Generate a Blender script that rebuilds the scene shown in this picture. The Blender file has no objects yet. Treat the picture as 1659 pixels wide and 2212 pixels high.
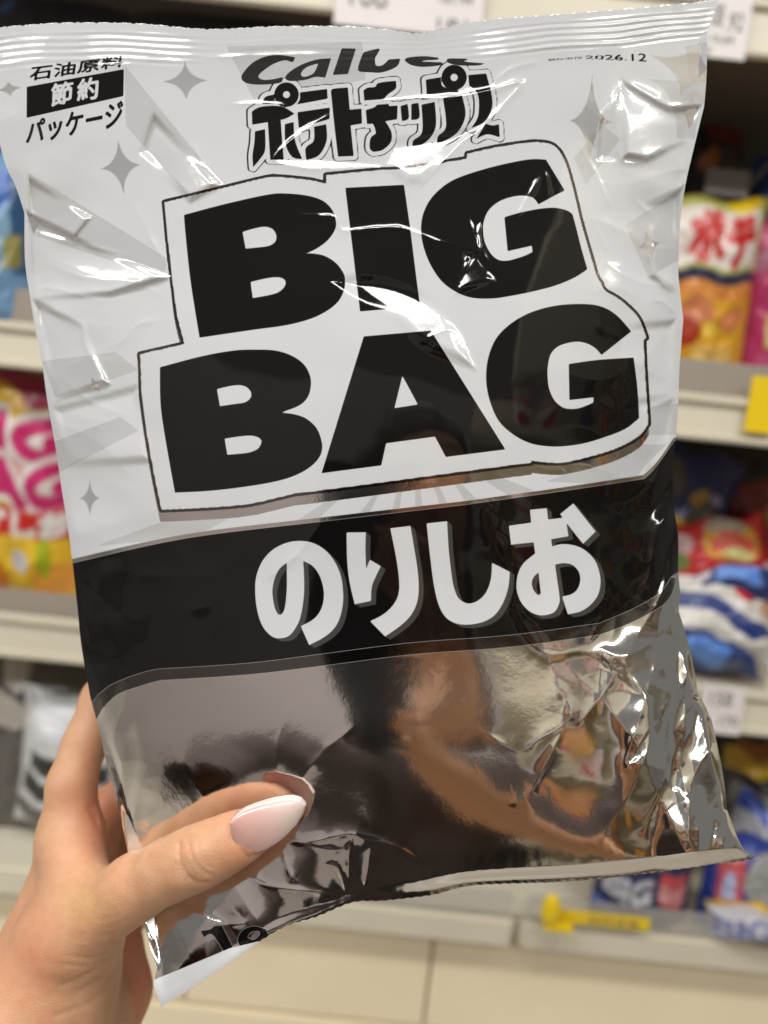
import bpy, bmesh, math, random
import numpy as np
from mathutils import Matrix, Vector

# ------------------------------------------------------------------ camera, world, lamps, exposure
sc = bpy.context.scene
COL = sc.collection
FPX, CX, CY = 1609.0, 829.5, 1106.0          # focal length and centre of a 1659 x 2212 picture
CAM_H, PITCH, ROLL = 1.36, -8.0, 6.0
_a, _r = math.radians(90 + PITCH), math.radians(ROLL)
_Rx = np.array([[1, 0, 0], [0, math.cos(_a), -math.sin(_a)], [0, math.sin(_a), math.cos(_a)]])
_Rz = np.array([[math.cos(_r), -math.sin(_r), 0], [math.sin(_r), math.cos(_r), 0], [0, 0, 1]])
CAMR = _Rx @ _Rz
CAMP = np.array([0, 0, CAM_H])
cd = bpy.data.cameras.new('camera')
cam = bpy.data.objects.new('camera', cd); COL.objects.link(cam)
cd.sensor_fit = 'VERTICAL'; cd.sensor_height = 36; cd.lens = 36 * FPX / 2212
cd.clip_start = 0.01; cd.clip_end = 60
cd.dof.use_dof = True; cd.dof.focus_distance = 0.262; cd.dof.aperture_fstop = 5.6
m4 = Matrix([list(CAMR[i]) + [CAMP[i]] for i in range(3)] + [[0, 0, 0, 1]])
cam.matrix_world = m4
sc.camera = cam

w = bpy.data.worlds.new('World'); sc.world = w; w.use_nodes = True
bgn = w.node_tree.nodes['Background']
bgn.inputs[0].default_value = (1.0, 0.985, 0.95, 1); bgn.inputs[1].default_value = 0.17

def lamp(x, y, z, sx, sy, watts, col=(1, 0.985, 0.96)):
    l = bpy.data.lights.new('ceiling_lamp', 'AREA'); l.shape = 'RECTANGLE'; l.size = sx; l.size_y = sy
    l.energy = watts; l.color = col
    o = bpy.data.objects.new('ceiling_lamp', l); COL.objects.link(o); o.location = (x, y, z)
    return o
for yy, e in ((-0.2, 16), (-1.5, 22)):
    for xx in (-1.9, -0.45, 1.0):
        lamp(xx, yy, 2.75, 1.2, 0.22, e)
sc.view_settings.view_transform = 'Standard'; sc.view_settings.look = 'None'
sc.view_settings.exposure = 0.14; sc.view_settings.gamma = 1.0; sc.view_settings.use_curve_mapping = False
sc.cycles.max_bounces = 10; sc.cycles.glossy_bounces = 6; sc.cycles.sample_clamp_indirect = 6
sc.cycles.use_denoising = True

# ------------------------------------------------------------------ helpers
def cam2world(p):
    return np.asarray(p) @ CAMR.T + CAMP
def P3(px, py, z):
    """picture point + depth along the optical axis -> camera space"""
    px, py, z = np.broadcast_arrays(np.asarray(px, float), np.asarray(py, float), np.asarray(z, float))
    return np.stack([(px - CX) / FPX * z, -(py - CY) / FPX * z, -z], -1)
def at(px, py, Y):
    d = CAMR @ np.array([(px - CX) / FPX, -(py - CY) / FPX, -1.0])
    return CAMP + d * (Y / d[1])

def link(name, data, parent=None):
    o = bpy.data.objects.new(name, data); COL.objects.link(o)
    if parent is not None: o.parent = parent
    return o
def thing(name, label, cat, loc=(0, 0, 0), group=None):
    o = bpy.data.objects.new(name, None); COL.objects.link(o); o.location = loc; o.empty_display_size = 0.05
    return tag(o, label, cat, group)
def tag(o, label, cat, group=None):
    o['label'] = label; o['category'] = cat
    if group: o['group'] = group
    return o
def mesh_obj(name, verts, faces, mat, parent=None, smooth=True):
    """verts in world space; faces int array (n,4) or (n,3) or list"""
    verts = np.asarray(verts, np.float64)
    if parent is not None: verts = verts - np.array(parent.location)
    me = bpy.data.meshes.new(name)
    if isinstance(faces, np.ndarray):
        n, k = faces.shape
        me.vertices.add(len(verts)); me.vertices.foreach_set('co', verts.astype(np.float32).ravel())
        me.loops.add(n * k); me.loops.foreach_set('vertex_index', faces.astype(np.int32).ravel())
        me.polygons.add(n); me.polygons.foreach_set('loop_start', np.arange(0, n * k, k, dtype=np.int32))
        me.polygons.foreach_set('loop_total', np.full(n, k, np.int32))
        me.update(calc_edges=True)
    else:
        me.from_pydata([tuple(v) for v in verts], [], [list(f) for f in faces])
    me.polygons.foreach_set('use_smooth', np.full(len(me.polygons), smooth)); me.update()
    if mat: me.materials.append(mat)
    return link(name, me, parent)
def attr(o, name, vals):
    vals = np.asarray(vals, np.float32)
    t = 'FLOAT' if vals.ndim == 1 else 'FLOAT_VECTOR'
    a = o.data.attributes.new(name, t, 'POINT')
    a.data.foreach_set('value' if t == 'FLOAT' else 'vector', vals.ravel())
def grid_faces(nu, nv, flip=False):
    i = np.arange(nv - 1)[:, None] * nu + np.arange(nu - 1)[None, :]
    f = np.stack([i, i + 1, i + nu + 1, i + nu], -1).reshape(-1, 4)
    return f[:, ::-1].copy() if flip else f
def box(name, x0, x1, y0, y1, z0, z1, mat, parent=None, bev=0.003):
    bm = bmesh.new(); bmesh.ops.create_cube(bm, size=1)
    off = np.array(parent.location) if parent is not None else np.zeros(3)
    for v in bm.verts:
        v.co = Vector(((x0 + x1) / 2 + v.co.x * (x1 - x0) - off[0], (y0 + y1) / 2 + v.co.y * (y1 - y0) - off[1], (z0 + z1) / 2 + v.co.z * (z1 - z0) - off[2]))
    if bev: bmesh.ops.bevel(bm, geom=bm.edges[:], offset=bev, segments=2, affect='EDGES')
    me = bpy.data.meshes.new(name); bm.to_mesh(me); bm.free(); me.materials.append(mat)
    return link(name, me, parent)

class NT:
    def __init__(s, name):
        s.m = bpy.data.materials.new(name); s.m.use_nodes = True; s.t = s.m.node_tree
        s.b = s.t.nodes['Principled BSDF']; s.out = s.t.nodes['Material Output']
    def n(s, typ, **kw):
        n = s.t.nodes.new(typ)
        for k, v in kw.items(): setattr(n, k, v)
        return n
    def l(s, a, b): s.t.links.new(a, b)
    def set(s, b=None, **kw):
        b = b or s.b
        for k, v in kw.items():
            i = b.inputs[k.replace('_', ' ')]
            if isinstance(v, tuple): i.default_value = (*v, 1) if len(v) == 3 and i.type == 'RGBA' else v
            else: i.default_value = v
    def noise(s, scale, detail=3, rough=.5, coord='Object'):
        tc = s.n('ShaderNodeTexCoord'); nz = s.n('ShaderNodeTexNoise')
        nz.inputs['Scale'].default_value = scale; nz.inputs['Detail'].default_value = detail; nz.inputs['Roughness'].default_value = rough
        s.l(tc.outputs[coord], nz.inputs['Vector']); return nz
    def bump(s, src, strength, dist, target=None):
        bp = s.n('ShaderNodeBump'); bp.inputs['Strength'].default_value = strength; bp.inputs['Distance'].default_value = dist
        s.l(src, bp.inputs['Height']); s.l(bp.outputs[0], (target or s.b).inputs['Normal']); return bp
def plain(name, col, rough=.45, **kw):
    """a plain painted surface with a little unevenness"""
    t = NT(name); t.set(Base_Color=col, Roughness=rough, **kw)
    nz = t.noise(9, 4); mx = t.n('ShaderNodeMix', data_type='RGBA')
    mx.inputs['A'].default_value = (*[c * .9 for c in col], 1); mx.inputs['B'].default_value = (*[min(1, c * 1.06) for c in col], 1)
    t.l(nz.outputs['Fac'], mx.inputs['Factor']); t.l(mx.outputs['Result'], t.b.inputs['Base Color'])
    return t.m

# ------------------------------------------------------------------ outlines: paths, distance fields, lettering
def path(s, ox=0, oy=0, k=1.0, closed=True, sub=6):
    """'x,y x,yc ...': smooth curve through the points, c marks a corner; ox, oy, k: where the numbers were measured"""
    pts, cor = [], []
    for tok in s.split():
        c = tok.endswith('c'); x, y = tok.rstrip('c').split(',')
        pts.append(((ox + float(x) * k) * .54004, (oy + float(y) * k) * .54004)); cor.append(c)
    pts = np.array(pts); n = len(pts); out = []
    for i in range(n if closed else n - 1):
        j = (i + 1) % n
        if cor[i] and cor[j]: out.append(pts[i]); continue
        p1, p2 = pts[i], pts[j]
        p0 = p1 if (cor[i] or (not closed and i == 0)) else pts[i - 1]
        p3 = p2 if (cor[j] or (not closed and j == n - 1)) else pts[(j + 1) % n]
        for q in range(sub):
            t = q / sub
            out.append(.5 * ((2 * p1) + (p2 - p0) * t + (2 * p0 - 5 * p1 + 4 * p2 - p3) * t * t + (3 * p1 - p0 - 3 * p2 + p3) * t ** 3))
    if not closed: out.append(pts[-1])
    return np.array(out)
def pp(s, closed=True, sub=6):
    return path(s, 0, 0, 1 / .54004, closed, sub)

def seg_dist(X, Y, poly, closed):
    d2 = np.full(X.shape, 1e12); n = len(poly)
    for i in range(n if closed else n - 1):
        (ax, ay), (bx, by) = poly[i], poly[(i + 1) % n]
        ux, uy = bx - ax, by - ay; L = ux * ux + uy * uy
        if L < 1e-12: continue
        t = np.clip(((X - ax) * ux + (Y - ay) * uy) / L, 0, 1)
        d2 = np.minimum(d2, (X - ax - t * ux) ** 2 + (Y - ay - t * uy) ** 2)
    return np.sqrt(d2)
def sdf(polys, X, Y, pad=14.0):
    """signed distance (inside positive, non-zero winding) of closed polylines at the points X, Y; -pad far away"""
    if isinstance(polys, np.ndarray): polys = [polys]
    out = np.full(X.shape, -pad)
    lo = np.min([p.min(0) for p in polys], 0) - pad; hi = np.max([p.max(0) for p in polys], 0) + pad
    k = np.nonzero((X > lo[0]) & (X < hi[0]) & (Y > lo[1]) & (Y < hi[1]))[0]
    if len(k) == 0: return out
    x, y = X[k], Y[k]; d = np.full(x.shape, 1e9); wn = np.zeros(x.shape, int)
    for p in polys:
        d = np.minimum(d, seg_dist(x, y, p, True))
        for i in range(len(p)):
            (ax, ay), (bx, by) = p[i], p[(i + 1) % len(p)]
            side = (bx - ax) * (y - ay) - (x - ax) * (by - ay)
            wn += ((ay <= y) & (by > y) & (side > 0)).astype(int) - ((ay > y) & (by <= y) & (side < 0)).astype(int)
    out[k] = np.where(wn != 0, d, -d)
    return np.maximum(out, -pad)
def ldist(poly, X, Y, pad):
    out = np.full(X.shape, 1e3)
    lo, hi = poly.min(0) - pad, poly.max(0) + pad
    k = np.nonzero((X > lo[0]) & (X < hi[0]) & (Y > lo[1]) & (Y < hi[1]))[0]
    if len(k): out[k] = seg_dist(X[k], Y[k], poly, False)
    return out
_tc = {}
def glyphs(s):
    """outlines of a line of type in a 0..1 box, y down"""
    if s in _tc: return _tc[s]
    c = bpy.data.curves.new('type', 'FONT'); c.body = s
    o = bpy.data.objects.new('type', c); COL.objects.link(o); bpy.context.view_layer.update()
    cu = o.to_curve(bpy.context.evaluated_depsgraph_get()); res = []
    for sp in cu.splines:
        b = sp.bezier_points; n = len(b); pl = []
        for i in range(n):
            p0, h0, h1, p1 = (np.array(v[:2]) for v in (b[i].co, b[i].handle_right, b[(i + 1) % n].handle_left, b[(i + 1) % n].co))
            for q in range(4):
                t = q / 4; pl.append((1 - t) ** 3 * p0 + 3 * (1 - t) ** 2 * t * h0 + 3 * (1 - t) * t * t * h1 + t ** 3 * p1)
        res.append(np.array(pl))
    o.to_curve_clear(); bpy.data.objects.remove(o); bpy.data.curves.remove(c)
    allp = np.concatenate(res); lo, hi = allp.min(0), allp.max(0)
    res = [np.stack([(p[:, 0] - lo[0]) / (hi[0] - lo[0]), 1 - (p[:, 1] - lo[1]) / (hi[1] - lo[1])], -1) for p in res]
    _tc[s] = res; return res
def type_in(s, tl, tr, br, bl):
    tl, tr, br, bl = map(np.array, (tl, tr, br, bl)); out = []
    for p in glyphs(s):
        u, v = p[:, :1], p[:, 1:]
        out.append(tl * (1 - u) * (1 - v) + tr * u * (1 - v) + br * u * v + bl * (1 - u) * v)
    return out

# noise on numpy arrays
def vnoise(x, y, seed):
    rs = np.random.RandomState(seed); T = rs.rand(256, 256, 2) * 2 - 1
    xi, yi = np.floor(x).astype(int), np.floor(y).astype(int); fx, fy = x - xi, y - yi
    def g(i, j):
        v = T[(xi + i) & 255, (yi + j) & 255]; return v[..., 0] * (fx - i) + v[..., 1] * (fy - j)
    sx, sy = fx ** 3 * (fx * (fx * 6 - 15) + 10), fy ** 3 * (fy * (fy * 6 - 15) + 10)
    return (g(0, 0) * (1 - sx) + g(1, 0) * sx) * (1 - sy) + (g(0, 1) * (1 - sx) + g(1, 1) * sx) * sy
def sstep(a, b, x):
    t = np.clip((x - a) / (b - a), 0, 1); return t * t * (3 - 2 * t)
def blob(X, Y, cx, cy, rx, ry, ang=0):
    c, s = math.cos(math.radians(ang)), math.sin(math.radians(ang))
    u, v = ((X - cx) * c + (Y - cy) * s) / rx, (-(X - cx) * s + (Y - cy) * c) / ry
    return np.exp(-(u * u + v * v))

# ------------------------------------------------------------------ the display shelf
M_SHELF = plain('cream painted steel', (.66, .61, .48), .4)
M_RAIL = plain('cream price rail', (.68, .63, .50), .3)
M_BACKP = plain('shaded back panel', (.035, .028, .022), .6)  # shade at the back of the bays is put into this dark colour
M_TOPB = plain('shaded top board', (.10, .085, .068), .5)  # darker than the other boards: shade of the underside put into the colour
M_BASE = plain('beige base panel', (.88, .76, .54), .4)
M_GREY = plain('grey steel', (.3, .29, .27), .4)
FY = 0.85                                     # front of the price rails
def zc(rel): return CAM_H + rel
shelf = thing('display_shelf', 'cream steel supermarket shelf unit full of snack packs behind the held bag', 'shelf', (0, FY, 0))
XL, XR = -1.3, 1.5
for zt, zb in ((.455, .405), (.047, .002), (-.290, -.338)):
    box('price_rail', XL, XR, FY, FY + .012, zc(zb), zc(zt), M_RAIL, shelf, .004)
    box('rail_lip', XL, XR, FY - .006, FY + .004, zc(zt) - .006, zc(zt) + .004, M_SHELF, shelf, .002)
    box('rail_lip', XL, XR, FY - .004, FY + .004, zc(zb) - .002, zc(zb) + .007, M_SHELF, shelf, .002)
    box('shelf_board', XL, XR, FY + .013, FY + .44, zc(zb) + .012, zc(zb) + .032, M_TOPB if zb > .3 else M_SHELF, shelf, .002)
box('shelf_board', XL, XR, FY + .02, FY + .44, zc(-.65), zc(-.625), M_SHELF, shelf, .002)
M_GUARD = plain('smoky front guard', (.33, .285, .24), .3)
box('front_guard', XL, XR, FY + .016, FY + .019, zc(.030), zc(.090), M_GUARD, shelf, .0008)
box('front_guard', XL, .25, FY + .016, FY + .019, zc(-.300), zc(-.262), M_GUARD, shelf, .0008)
box('front_guard', .48, XR, FY + .016, FY + .019, zc(-.300), zc(-.255), M_RAIL, shelf, .0008)
SEAM = at(1115, 2033, FY)[0]
for x0, x1 in ((XL, SEAM - .004), (SEAM + .004, XR)):
    box('price_rail', x0, x1, FY, FY + .018, zc(-.655), zc(-.612), M_RAIL, shelf, .006)
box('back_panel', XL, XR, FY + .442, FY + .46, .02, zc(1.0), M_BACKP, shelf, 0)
for x in (at(1115, 2033, FY)[0],):
    box('upright_post', x - .02, x + .02, FY + .40, FY + .44, .02, zc(1.0), M_GREY, shelf, .003)
S2 = at(944, 2058, FY)[0]
for x0, x1 in ((XL, S2 - .32), (S2 - .317, S2 - .003), (S2, S2 + .62), (S2 + .623, XR)):
    box('base_panel', x0, x1, FY + .03, FY + .045, zc(-.80), zc(-.664), M_BASE, shelf, .002)
box('kick_plate', XL, XR, FY + .028, FY + .05, .02, zc(-.805), M_BASE, shelf, .002)
box('end_panel', XL - .02, XL, FY, FY + .46, .02, zc(1.0), M_SHELF, shelf, .002)
box('end_panel', XR, XR + .02, FY, FY + .46, .02, zc(1.0), M_SHELF, shelf, .002)

t = NT('shop floor'); t.set(Base_Color=(.52, .48, .41), Roughness=.25)
FLOOR = box('floor', -9, 9, -6, 1.6, -.05, 0, t.m, None, 0); FLOOR['kind'] = 'structure'

# price cards
M_CARD = plain('white card', (.74, .70, .68), .5)
M_INK = plain('grey print', (.16, .15, .14), .6)
M_YEL = plain('yellow plastic', (.80, .56, .01), .35)
def text_mesh(name, s, x0, x1, z0, z1, y, mat, parent, rot=0.0, piv=None):
    c = bpy.data.curves.new('type', 'FONT'); c.body = s; c.extrude = 0.0
    o = bpy.data.objects.new('type', c); COL.objects.link(o); bpy.context.view_layer.update()
    me = bpy.data.meshes.new_from_object(o.evaluated_get(bpy.context.evaluated_depsgraph_get()))
    bpy.data.objects.remove(o); bpy.data.curves.remove(c)
    co = np.array([v.co[:] for v in me.vertices]); lo, hi = co.min(0), co.max(0)
    px = x0 + (co[:, 0] - lo[0]) / (hi[0] - lo[0]) * (x1 - x0); pz = z0 + (co[:, 1] - lo[1]) / (hi[1] - lo[1]) * (z1 - z0)
    v = np.stack([px, np.full(len(px), y), pz], -1) - np.array(parent.location)
    for i, q in enumerate(me.vertices): q.co = v[i]
    me.materials.append(mat); me.name = name
    return link(name, me, parent)
def price_card(pxc, pyc, wd, ht, label, lines, mat=None, ydist=FY - .009):
    c = at(pxc, pyc, ydist)
    t = thing('price_card', label, 'price card', tuple(c), 'price cards clipped to the shelf rails')
    box('card', c[0] - wd / 2, c[0] + wd / 2, ydist, ydist + .002, c[2] - ht / 2, c[2] + ht / 2, mat or M_CARD, t, .0005)
    for s, u0, u1, v0, v1 in lines:
        text_mesh('print', s, c[0] + u0 * wd, c[0] + u1 * wd, c[2] + v0 * ht, c[2] + v1 * ht, ydist - .0006, M_INK, t)
    return t
price_card(885, 6, .155, .055, 'white price card on the top rail above the middle of the held bag', [('168', -.40, -.15, -.15, .3), ('181.44', .2, .42, .05, .3), ('181', .2, .4, -.4, -.2)])
price_card(1571, 46, .048, .072, 'white price card with a dark ring beside the top corner of the held bag', [('108', -.42, -.1, -.08, .22), ('.92', -.02, .35, -.12, .12), ('116.64', -.4, .2, -.3, -.18), ('30', -.42, -.25, -.46, -.36)])
price_card(1558, 1535, .052, .058, 'white price card on the second rail beside the crumpled silver corner', [('158', -.3, .2, .1, .4), ('170', .0, .4, -.3, -.1)])
price_card(1650, 875, .034, .062, 'plain yellow price card at the edge of the middle rail', [], M_YEL)
price_card(1290, 1987, .13, .017, 'long yellow price strip lying along the base shelf lip', [('2026', -.1, .4, -.3, .3)], M_YEL)
c = at(1190, 1966, FY - .02)
ck = thing('rail_clip', 'round yellow plastic clip standing on the base shelf lip', 'clip', tuple(c))
bm = bmesh.new(); bmesh.ops.create_uvsphere(bm, u_segments=20, v_segments=12, radius=1)
for v in bm.verts: v.co = Vector((v.co.x * .012, v.co.y * .008, v.co.z * .021 * (1 if v.co.z > 0 else 1.1)))
me = bpy.data.meshes.new('clip_head'); bm.to_mesh(me); bm.free(); me.materials.append(M_YEL); link('clip_head', me, ck)
box('clip_foot', c[0] - .006, c[0] + .03, c[1] - .004, c[1] + .006, c[2] - .026, c[2] - .018, M_YEL, ck, .001)

# ------------------------------------------------------------------ snack packs on the shelf
def pack_mat():
    t = NT('printed snack film'); a = t.n('ShaderNodeAttribute', attribute_name='print_colour')
    t.l(a.outputs['Color'], t.b.inputs['Base Color']); t.set(Roughness=.35, Coat_Weight=.3, Coat_Roughness=.15)
    return t.m
M_PACK = pack_mat()
def snack_pack(label, pxc, pyc, wpx, hpx, ydist, base, art, lean=0., roll=0., thick=.035, seed=1, name='snack_pack', grp='snack packs standing on the shelves', yaw=0., drop=0.):
    s0 = at(pxc, pyc, ydist); k = np.linalg.norm(s0 - CAMP) / FPX / math.sqrt(1 + ((pxc - CX) / FPX) ** 2 + ((pyc - CY) / FPX) ** 2)
    W, H = wpx * k, hpx * k
    t = thing(name, label, 'snack pack', tuple(s0), grp)
    nu, nv = 61, 81
    u, v = np.meshgrid(np.linspace(-1, 1, nu), np.linspace(-1, 1, nv)); ext = 2 * drop / hpx; va = (v + 1) / 2 * (2 + ext) - 1 - ext
    body = (1 - np.abs(u) ** 2.6) * (1 - np.abs(v) ** 4) ** .8
    wr = vnoise(u * 4 + 7 * seed, v * 5, seed) * .3 + vnoise(u * 9, v * 10 + seed, seed + 3) * .13 + vnoise(u * 22, v * 3, seed + 5) * .1 * np.abs(v) ** 6
    pinch = 1 - .05 * (1 - v ** 2) * np.abs(u)
    C, S = math.cos(math.radians(roll)), math.sin(math.radians(roll)); cl, sl = math.cos(math.radians(lean)), math.sin(math.radians(lean))
    cy_, sy_ = math.cos(math.radians(yaw)), math.sin(math.radians(yaw))
    def place(sgn):
        x = u * pinch * W / 2; z = va * H / 2 + 0.004 * np.sin(u * 6 + seed); y = sgn * (body * thick * (1 + wr * .5) + wr * .006 * body + .0006)
        y, z = y * cl + z * sl, -y * sl + z * cl
        x, z = x * C - z * S, x * S + z * C
        x, y = x * cy_ - y * sy_, x * sy_ + y * cy_
        return np.stack([x + s0[0], y + s0[1], z + s0[2]], -1).reshape(-1, 3)
    col = np.broadcast_to(np.array(base), (nu * nv, 3)).copy(); U, V = u.ravel() * 100, -va.ravel() * 100
    for a in art:
        if a[0] == 'r': _, x0, y0, x1, y1, cc = a; d = sdf(np.array([(x0, y0), (x1, y0), (x1, y1), (x0, y1)]) * 100., U, V, 30)
        elif a[0] == 'e': _, x0, y0, rx, ry, cc = a; d = (1 - np.sqrt(((U / 100 - x0) / rx) ** 2 + ((V / 100 - y0) / ry) ** 2)) * 100 * min(rx, ry)
        elif a[0] == 'p': _, pts, cc = a; d = sdf(np.array(pts) * 100., U, V, 30)
        elif a[0] == 't':
            _, s, x0, y0, x1, y1, cc, bold = a; q = np.array([(x0, y0), (x1, y0), (x1, y1), (x0, y1)]) * 100.
            d = sdf(type_in(s, *q), U, V, 30) + bold
        m = sstep(-1.6, 1.6, d)[:, None]; col = col * (1 - m) + np.array(cc) * m
    f = mesh_obj('front_film', place(-1), grid_faces(nu, nv), M_PACK, t); attr(f, 'print_colour', col)
    b = mesh_obj('back_film', place(1), grid_faces(nu, nv, True), M_PACK, t); attr(b, 'print_colour', np.broadcast_to(np.array(base), (nu * nv, 3)))
    return t
WH, MAG, YEL, ORG, RED, NAVY, BLK, SIL, BLU = (.72, .70, .66), (.50, .015, .13), (.72, .42, .01), (.62, .20, .01), (.50, .015, .012), (.012, .02, .12), (.02, .018, .018), (.42, .42, .43), (.10, .24, .62)
PINK = (.55, .10, .24)
snack_pack('magenta and yellow big snack pack on the middle shelf beside the held bag', 40, 1058, 275, 520, .93, (.55, .40, .03),
    [('r', -1, -1, 1, -.72, (.28, .01, .05)), ('e', -.3, -.72, .6, .16, YEL), ('r', -1, -.46, 1, -.02, (.62, .36, .34)), ('t', 'BIG', -.75, -.62, .88, -.34, WH, 9), ('t', 'BIG', -.75, -.62, .88, -.34, MAG, 4), ('t', 'BAG', -.85, -.26, .95, .06, WH, 9), ('t', 'BAG', -.85, -.26, .95, .06, MAG, 4),
     ('r', -1, .10, 1, .36, RED), ('t', 'うすしお', -.8, .14, .9, .32, WH, 2), ('e', .3, .62, .8, .3, (.78, .50, .03)), ('e', -.4, .75, .4, .2, ORG), ('e', .7, .72, .35, .16, (.72, .32, .05)), ('e', .2, .55, .12, .1, (.6, .6, .62)), ('e', .55, .5, .1, .18, (.40, .45, .02)), ('r', -1, .9, 1, 1, (.60, .42, .02))], lean=-6, seed=2)
snack_pack('pale blue snack pack on the upper shelf behind the bag edge', -10, 500, 190, 330, .885, (.16, .30, .48),
    [('e', .3, -.5, .35, .25, (.02, .10, .40)), ('r', -.2, -.2, 1, .3, (.22, .38, .52)), ('p', [(.5, -1), (1, -1), (1, .6), (.7, .6)], (.03, .09, .20)), ('r', .5, .1, .8, .5, (.25, .22, .05))], seed=3, drop=60)
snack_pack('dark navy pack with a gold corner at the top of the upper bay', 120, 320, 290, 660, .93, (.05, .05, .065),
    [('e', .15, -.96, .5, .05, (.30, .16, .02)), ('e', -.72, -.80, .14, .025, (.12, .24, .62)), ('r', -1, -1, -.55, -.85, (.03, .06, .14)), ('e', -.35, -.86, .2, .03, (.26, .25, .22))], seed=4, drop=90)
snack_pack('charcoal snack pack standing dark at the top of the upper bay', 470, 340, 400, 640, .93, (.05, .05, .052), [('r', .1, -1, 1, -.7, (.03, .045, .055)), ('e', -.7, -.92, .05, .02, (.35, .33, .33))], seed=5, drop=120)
snack_pack('crumpled black and grey snack pack lying on the lower shelf', 110, 1500, 260, 150, .98, (.11, .10, .09),
    [('p', [(-1, .3), (-.1, -.2), (.1, .4), (-.6, 1)], (.60, .56, .50)), ('p', [(-.9, -.8), (-.4, -.9), (-.2, -.2), (-.7, -.1)], (.45, .42, .38)), ('e', -.2, -.2, .16, .2, (.02, .018, .015)), ('r', .4, -.2, .9, .5, (.012, .012, .012))], roll=-14, thick=.05, seed=6, drop=250)
snack_pack('white snack pack with black letter blocks beside the wrist', 165, 1655, 250, 340, .92, (.62, .63, .65),
    [('e', -.45, -.72, .3, .10, (.80, .81, .83)), ('r', .0, -.85, .7, -.62, (.30, .31, .33)), ('r', -.68, -.30, .7, -.04, BLK), ('r', -.82, .06, .7, .34, BLK), ('e', -.1, .68, .9, .22, (.07, .07, .065))], roll=-6, lean=-8, seed=7)  # the pale oval near the top is a painted highlight
# right-hand bays
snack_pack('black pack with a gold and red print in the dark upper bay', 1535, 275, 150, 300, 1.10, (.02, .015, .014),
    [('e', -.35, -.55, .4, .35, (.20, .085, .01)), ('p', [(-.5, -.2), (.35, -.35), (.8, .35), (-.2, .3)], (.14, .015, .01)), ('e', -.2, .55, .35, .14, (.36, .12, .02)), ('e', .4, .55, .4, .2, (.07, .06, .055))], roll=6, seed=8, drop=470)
snack_pack('red lettered crisps pack with yellow and orange lower half', 1505, 612, 250, 345, .98, (.66, .34, .015),
    [('r', -1, -1, 1, -.1, (.42, .42, .10)), ('r', -1, -.86, .9, -.18, (.66, .60, .54)), ('e', .62, -.95, .3, .13, (.74, .50, .01)), ('t', 'ポテト', -.34, -.80, 1.36, -.22, RED, 4.5), ('r', -1, -.12, 1, .01, (.015, .02, .06)), ('r', -1, .01, 1, .2, (.66, .25, .05)), ('e', -.1, .35, .3, .16, (.62, .22, .09)), ('e', .55, .42, .25, .14, (.62, .20, .07)), ('e', -.3, .62, .3, .2, (.38, .035, .01)), ('e', .25, .85, .4, .12, (.7, .45, .12)), ('e', .15, .55, .12, .1, (.75, .5, .06))], roll=3, lean=-5, seed=9, drop=100)
snack_pack('magenta pink snack pack leaning in the upper bay at the frame edge', 1668, 660, 165, 350, 1.0, (.42, .03, .12),
    [('e', -.1, -.5, .8, .16, (.36, .13, .20)), ('e', .2, -.05, .6, .2, (.34, .10, .02)), ('r', -.4, .15, .35, .55, (.58, .50, .15)), ('r', -.5, .62, 1, .85, PINK), ('e', .6, .35, .3, .2, (.85, .7, .62))], roll=5, lean=-5, seed=10, drop=75)
snack_pack('deep blue snack pack behind the magenta pack in the upper bay', 1668, 450, 110, 200, 1.05, (.02, .05, .16), [('e', -.3, .1, .25, .2, (.4, .15, .06)), ('r', -1, .3, .2, 1, (.03, .10, .22))], roll=4, seed=11, drop=350)
c0 = at(1574, 395, 1.03)
cd0 = thing('shelf_card', 'folded grey card standing among dark packs in the upper bay', 'card', tuple(c0))
box('panel', c0[0] - .030, c0[0] + .027, c0[1], c0[1] + .002, c0[2] - .017, c0[2] + .017, plain('grey card', (.34, .31, .31), .5), cd0, .0004)
_v = [c0 + np.array(q) for q in ((.024, 0, -.012), (.060, 0, .040), (.060, .002, .048), (.024, .002, -.002))]
mesh_obj('fold', np.array(_v), np.array([[0, 1, 2, 3]]), plain('grey card edge', (.22, .20, .20), .5), cd0, False)
snack_pack('navy pack with gold and white spots under the middle rail', 1490, 1060, 200, 175, 1.04, NAVY,
    [('e', .05, .1, .2, .2, (.45, .30, .06)), ('e', .42, .15, .15, .14, (.35, .35, .65)), ('e', -.35, .95, .4, .35, (.52, .30, .01)), ('e', .2, .55, .35, .25, (.045, .05, .03)), ('e', -.6, -.2, .3, .5, (.10, .09, .07))], roll=-8, seed=12, drop=255)
snack_pack('dark red pack with an orange picture in the lower bay', 1630, 1090, 170, 190, 1.06, (.16, .008, .006), [('e', .3, .2, .35, .3, (.50, .24, .03)), ('e', .4, -.2, .3, .25, (.40, .25, .16)), ('r', -1, -1, 1, -.6, (.01, .01, .02))], roll=8, seed=13, drop=220)
snack_pack('red and yellow pack tilted on top of the blue packs', 1545, 1185, 230, 130, .98, (.48, .02, .02),
    [('e', .15, -.05, .55, .75, (.62, .30, .03)), ('e', .1, -.55, .4, .3, (.30, .25, .19)), ('e', .15, .1, .42, .4, (.60, .10, .06)), ('e', .2, .45, .3, .18, (.55, .5, .2)), ('e', -.75, -.2, .2, .35, (.65, .42, .42)), ('e', -.8, .4, .14, .3, (.14, .2, .05))], roll=12, lean=25, seed=14)
snack_pack('navy snack pack with a pale blue panel lying below the red pack', 1570, 1255, 260, 100, .97, (.015, .03, .14), [('r', -.35, -.3, .35, .55, BLU), ('e', -.6, .1, .16, .3, (.5, .48, .5)), ('e', .6, -.55, .35, .3, (.45, .43, .42))], roll=4, lean=40, seed=15)
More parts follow.
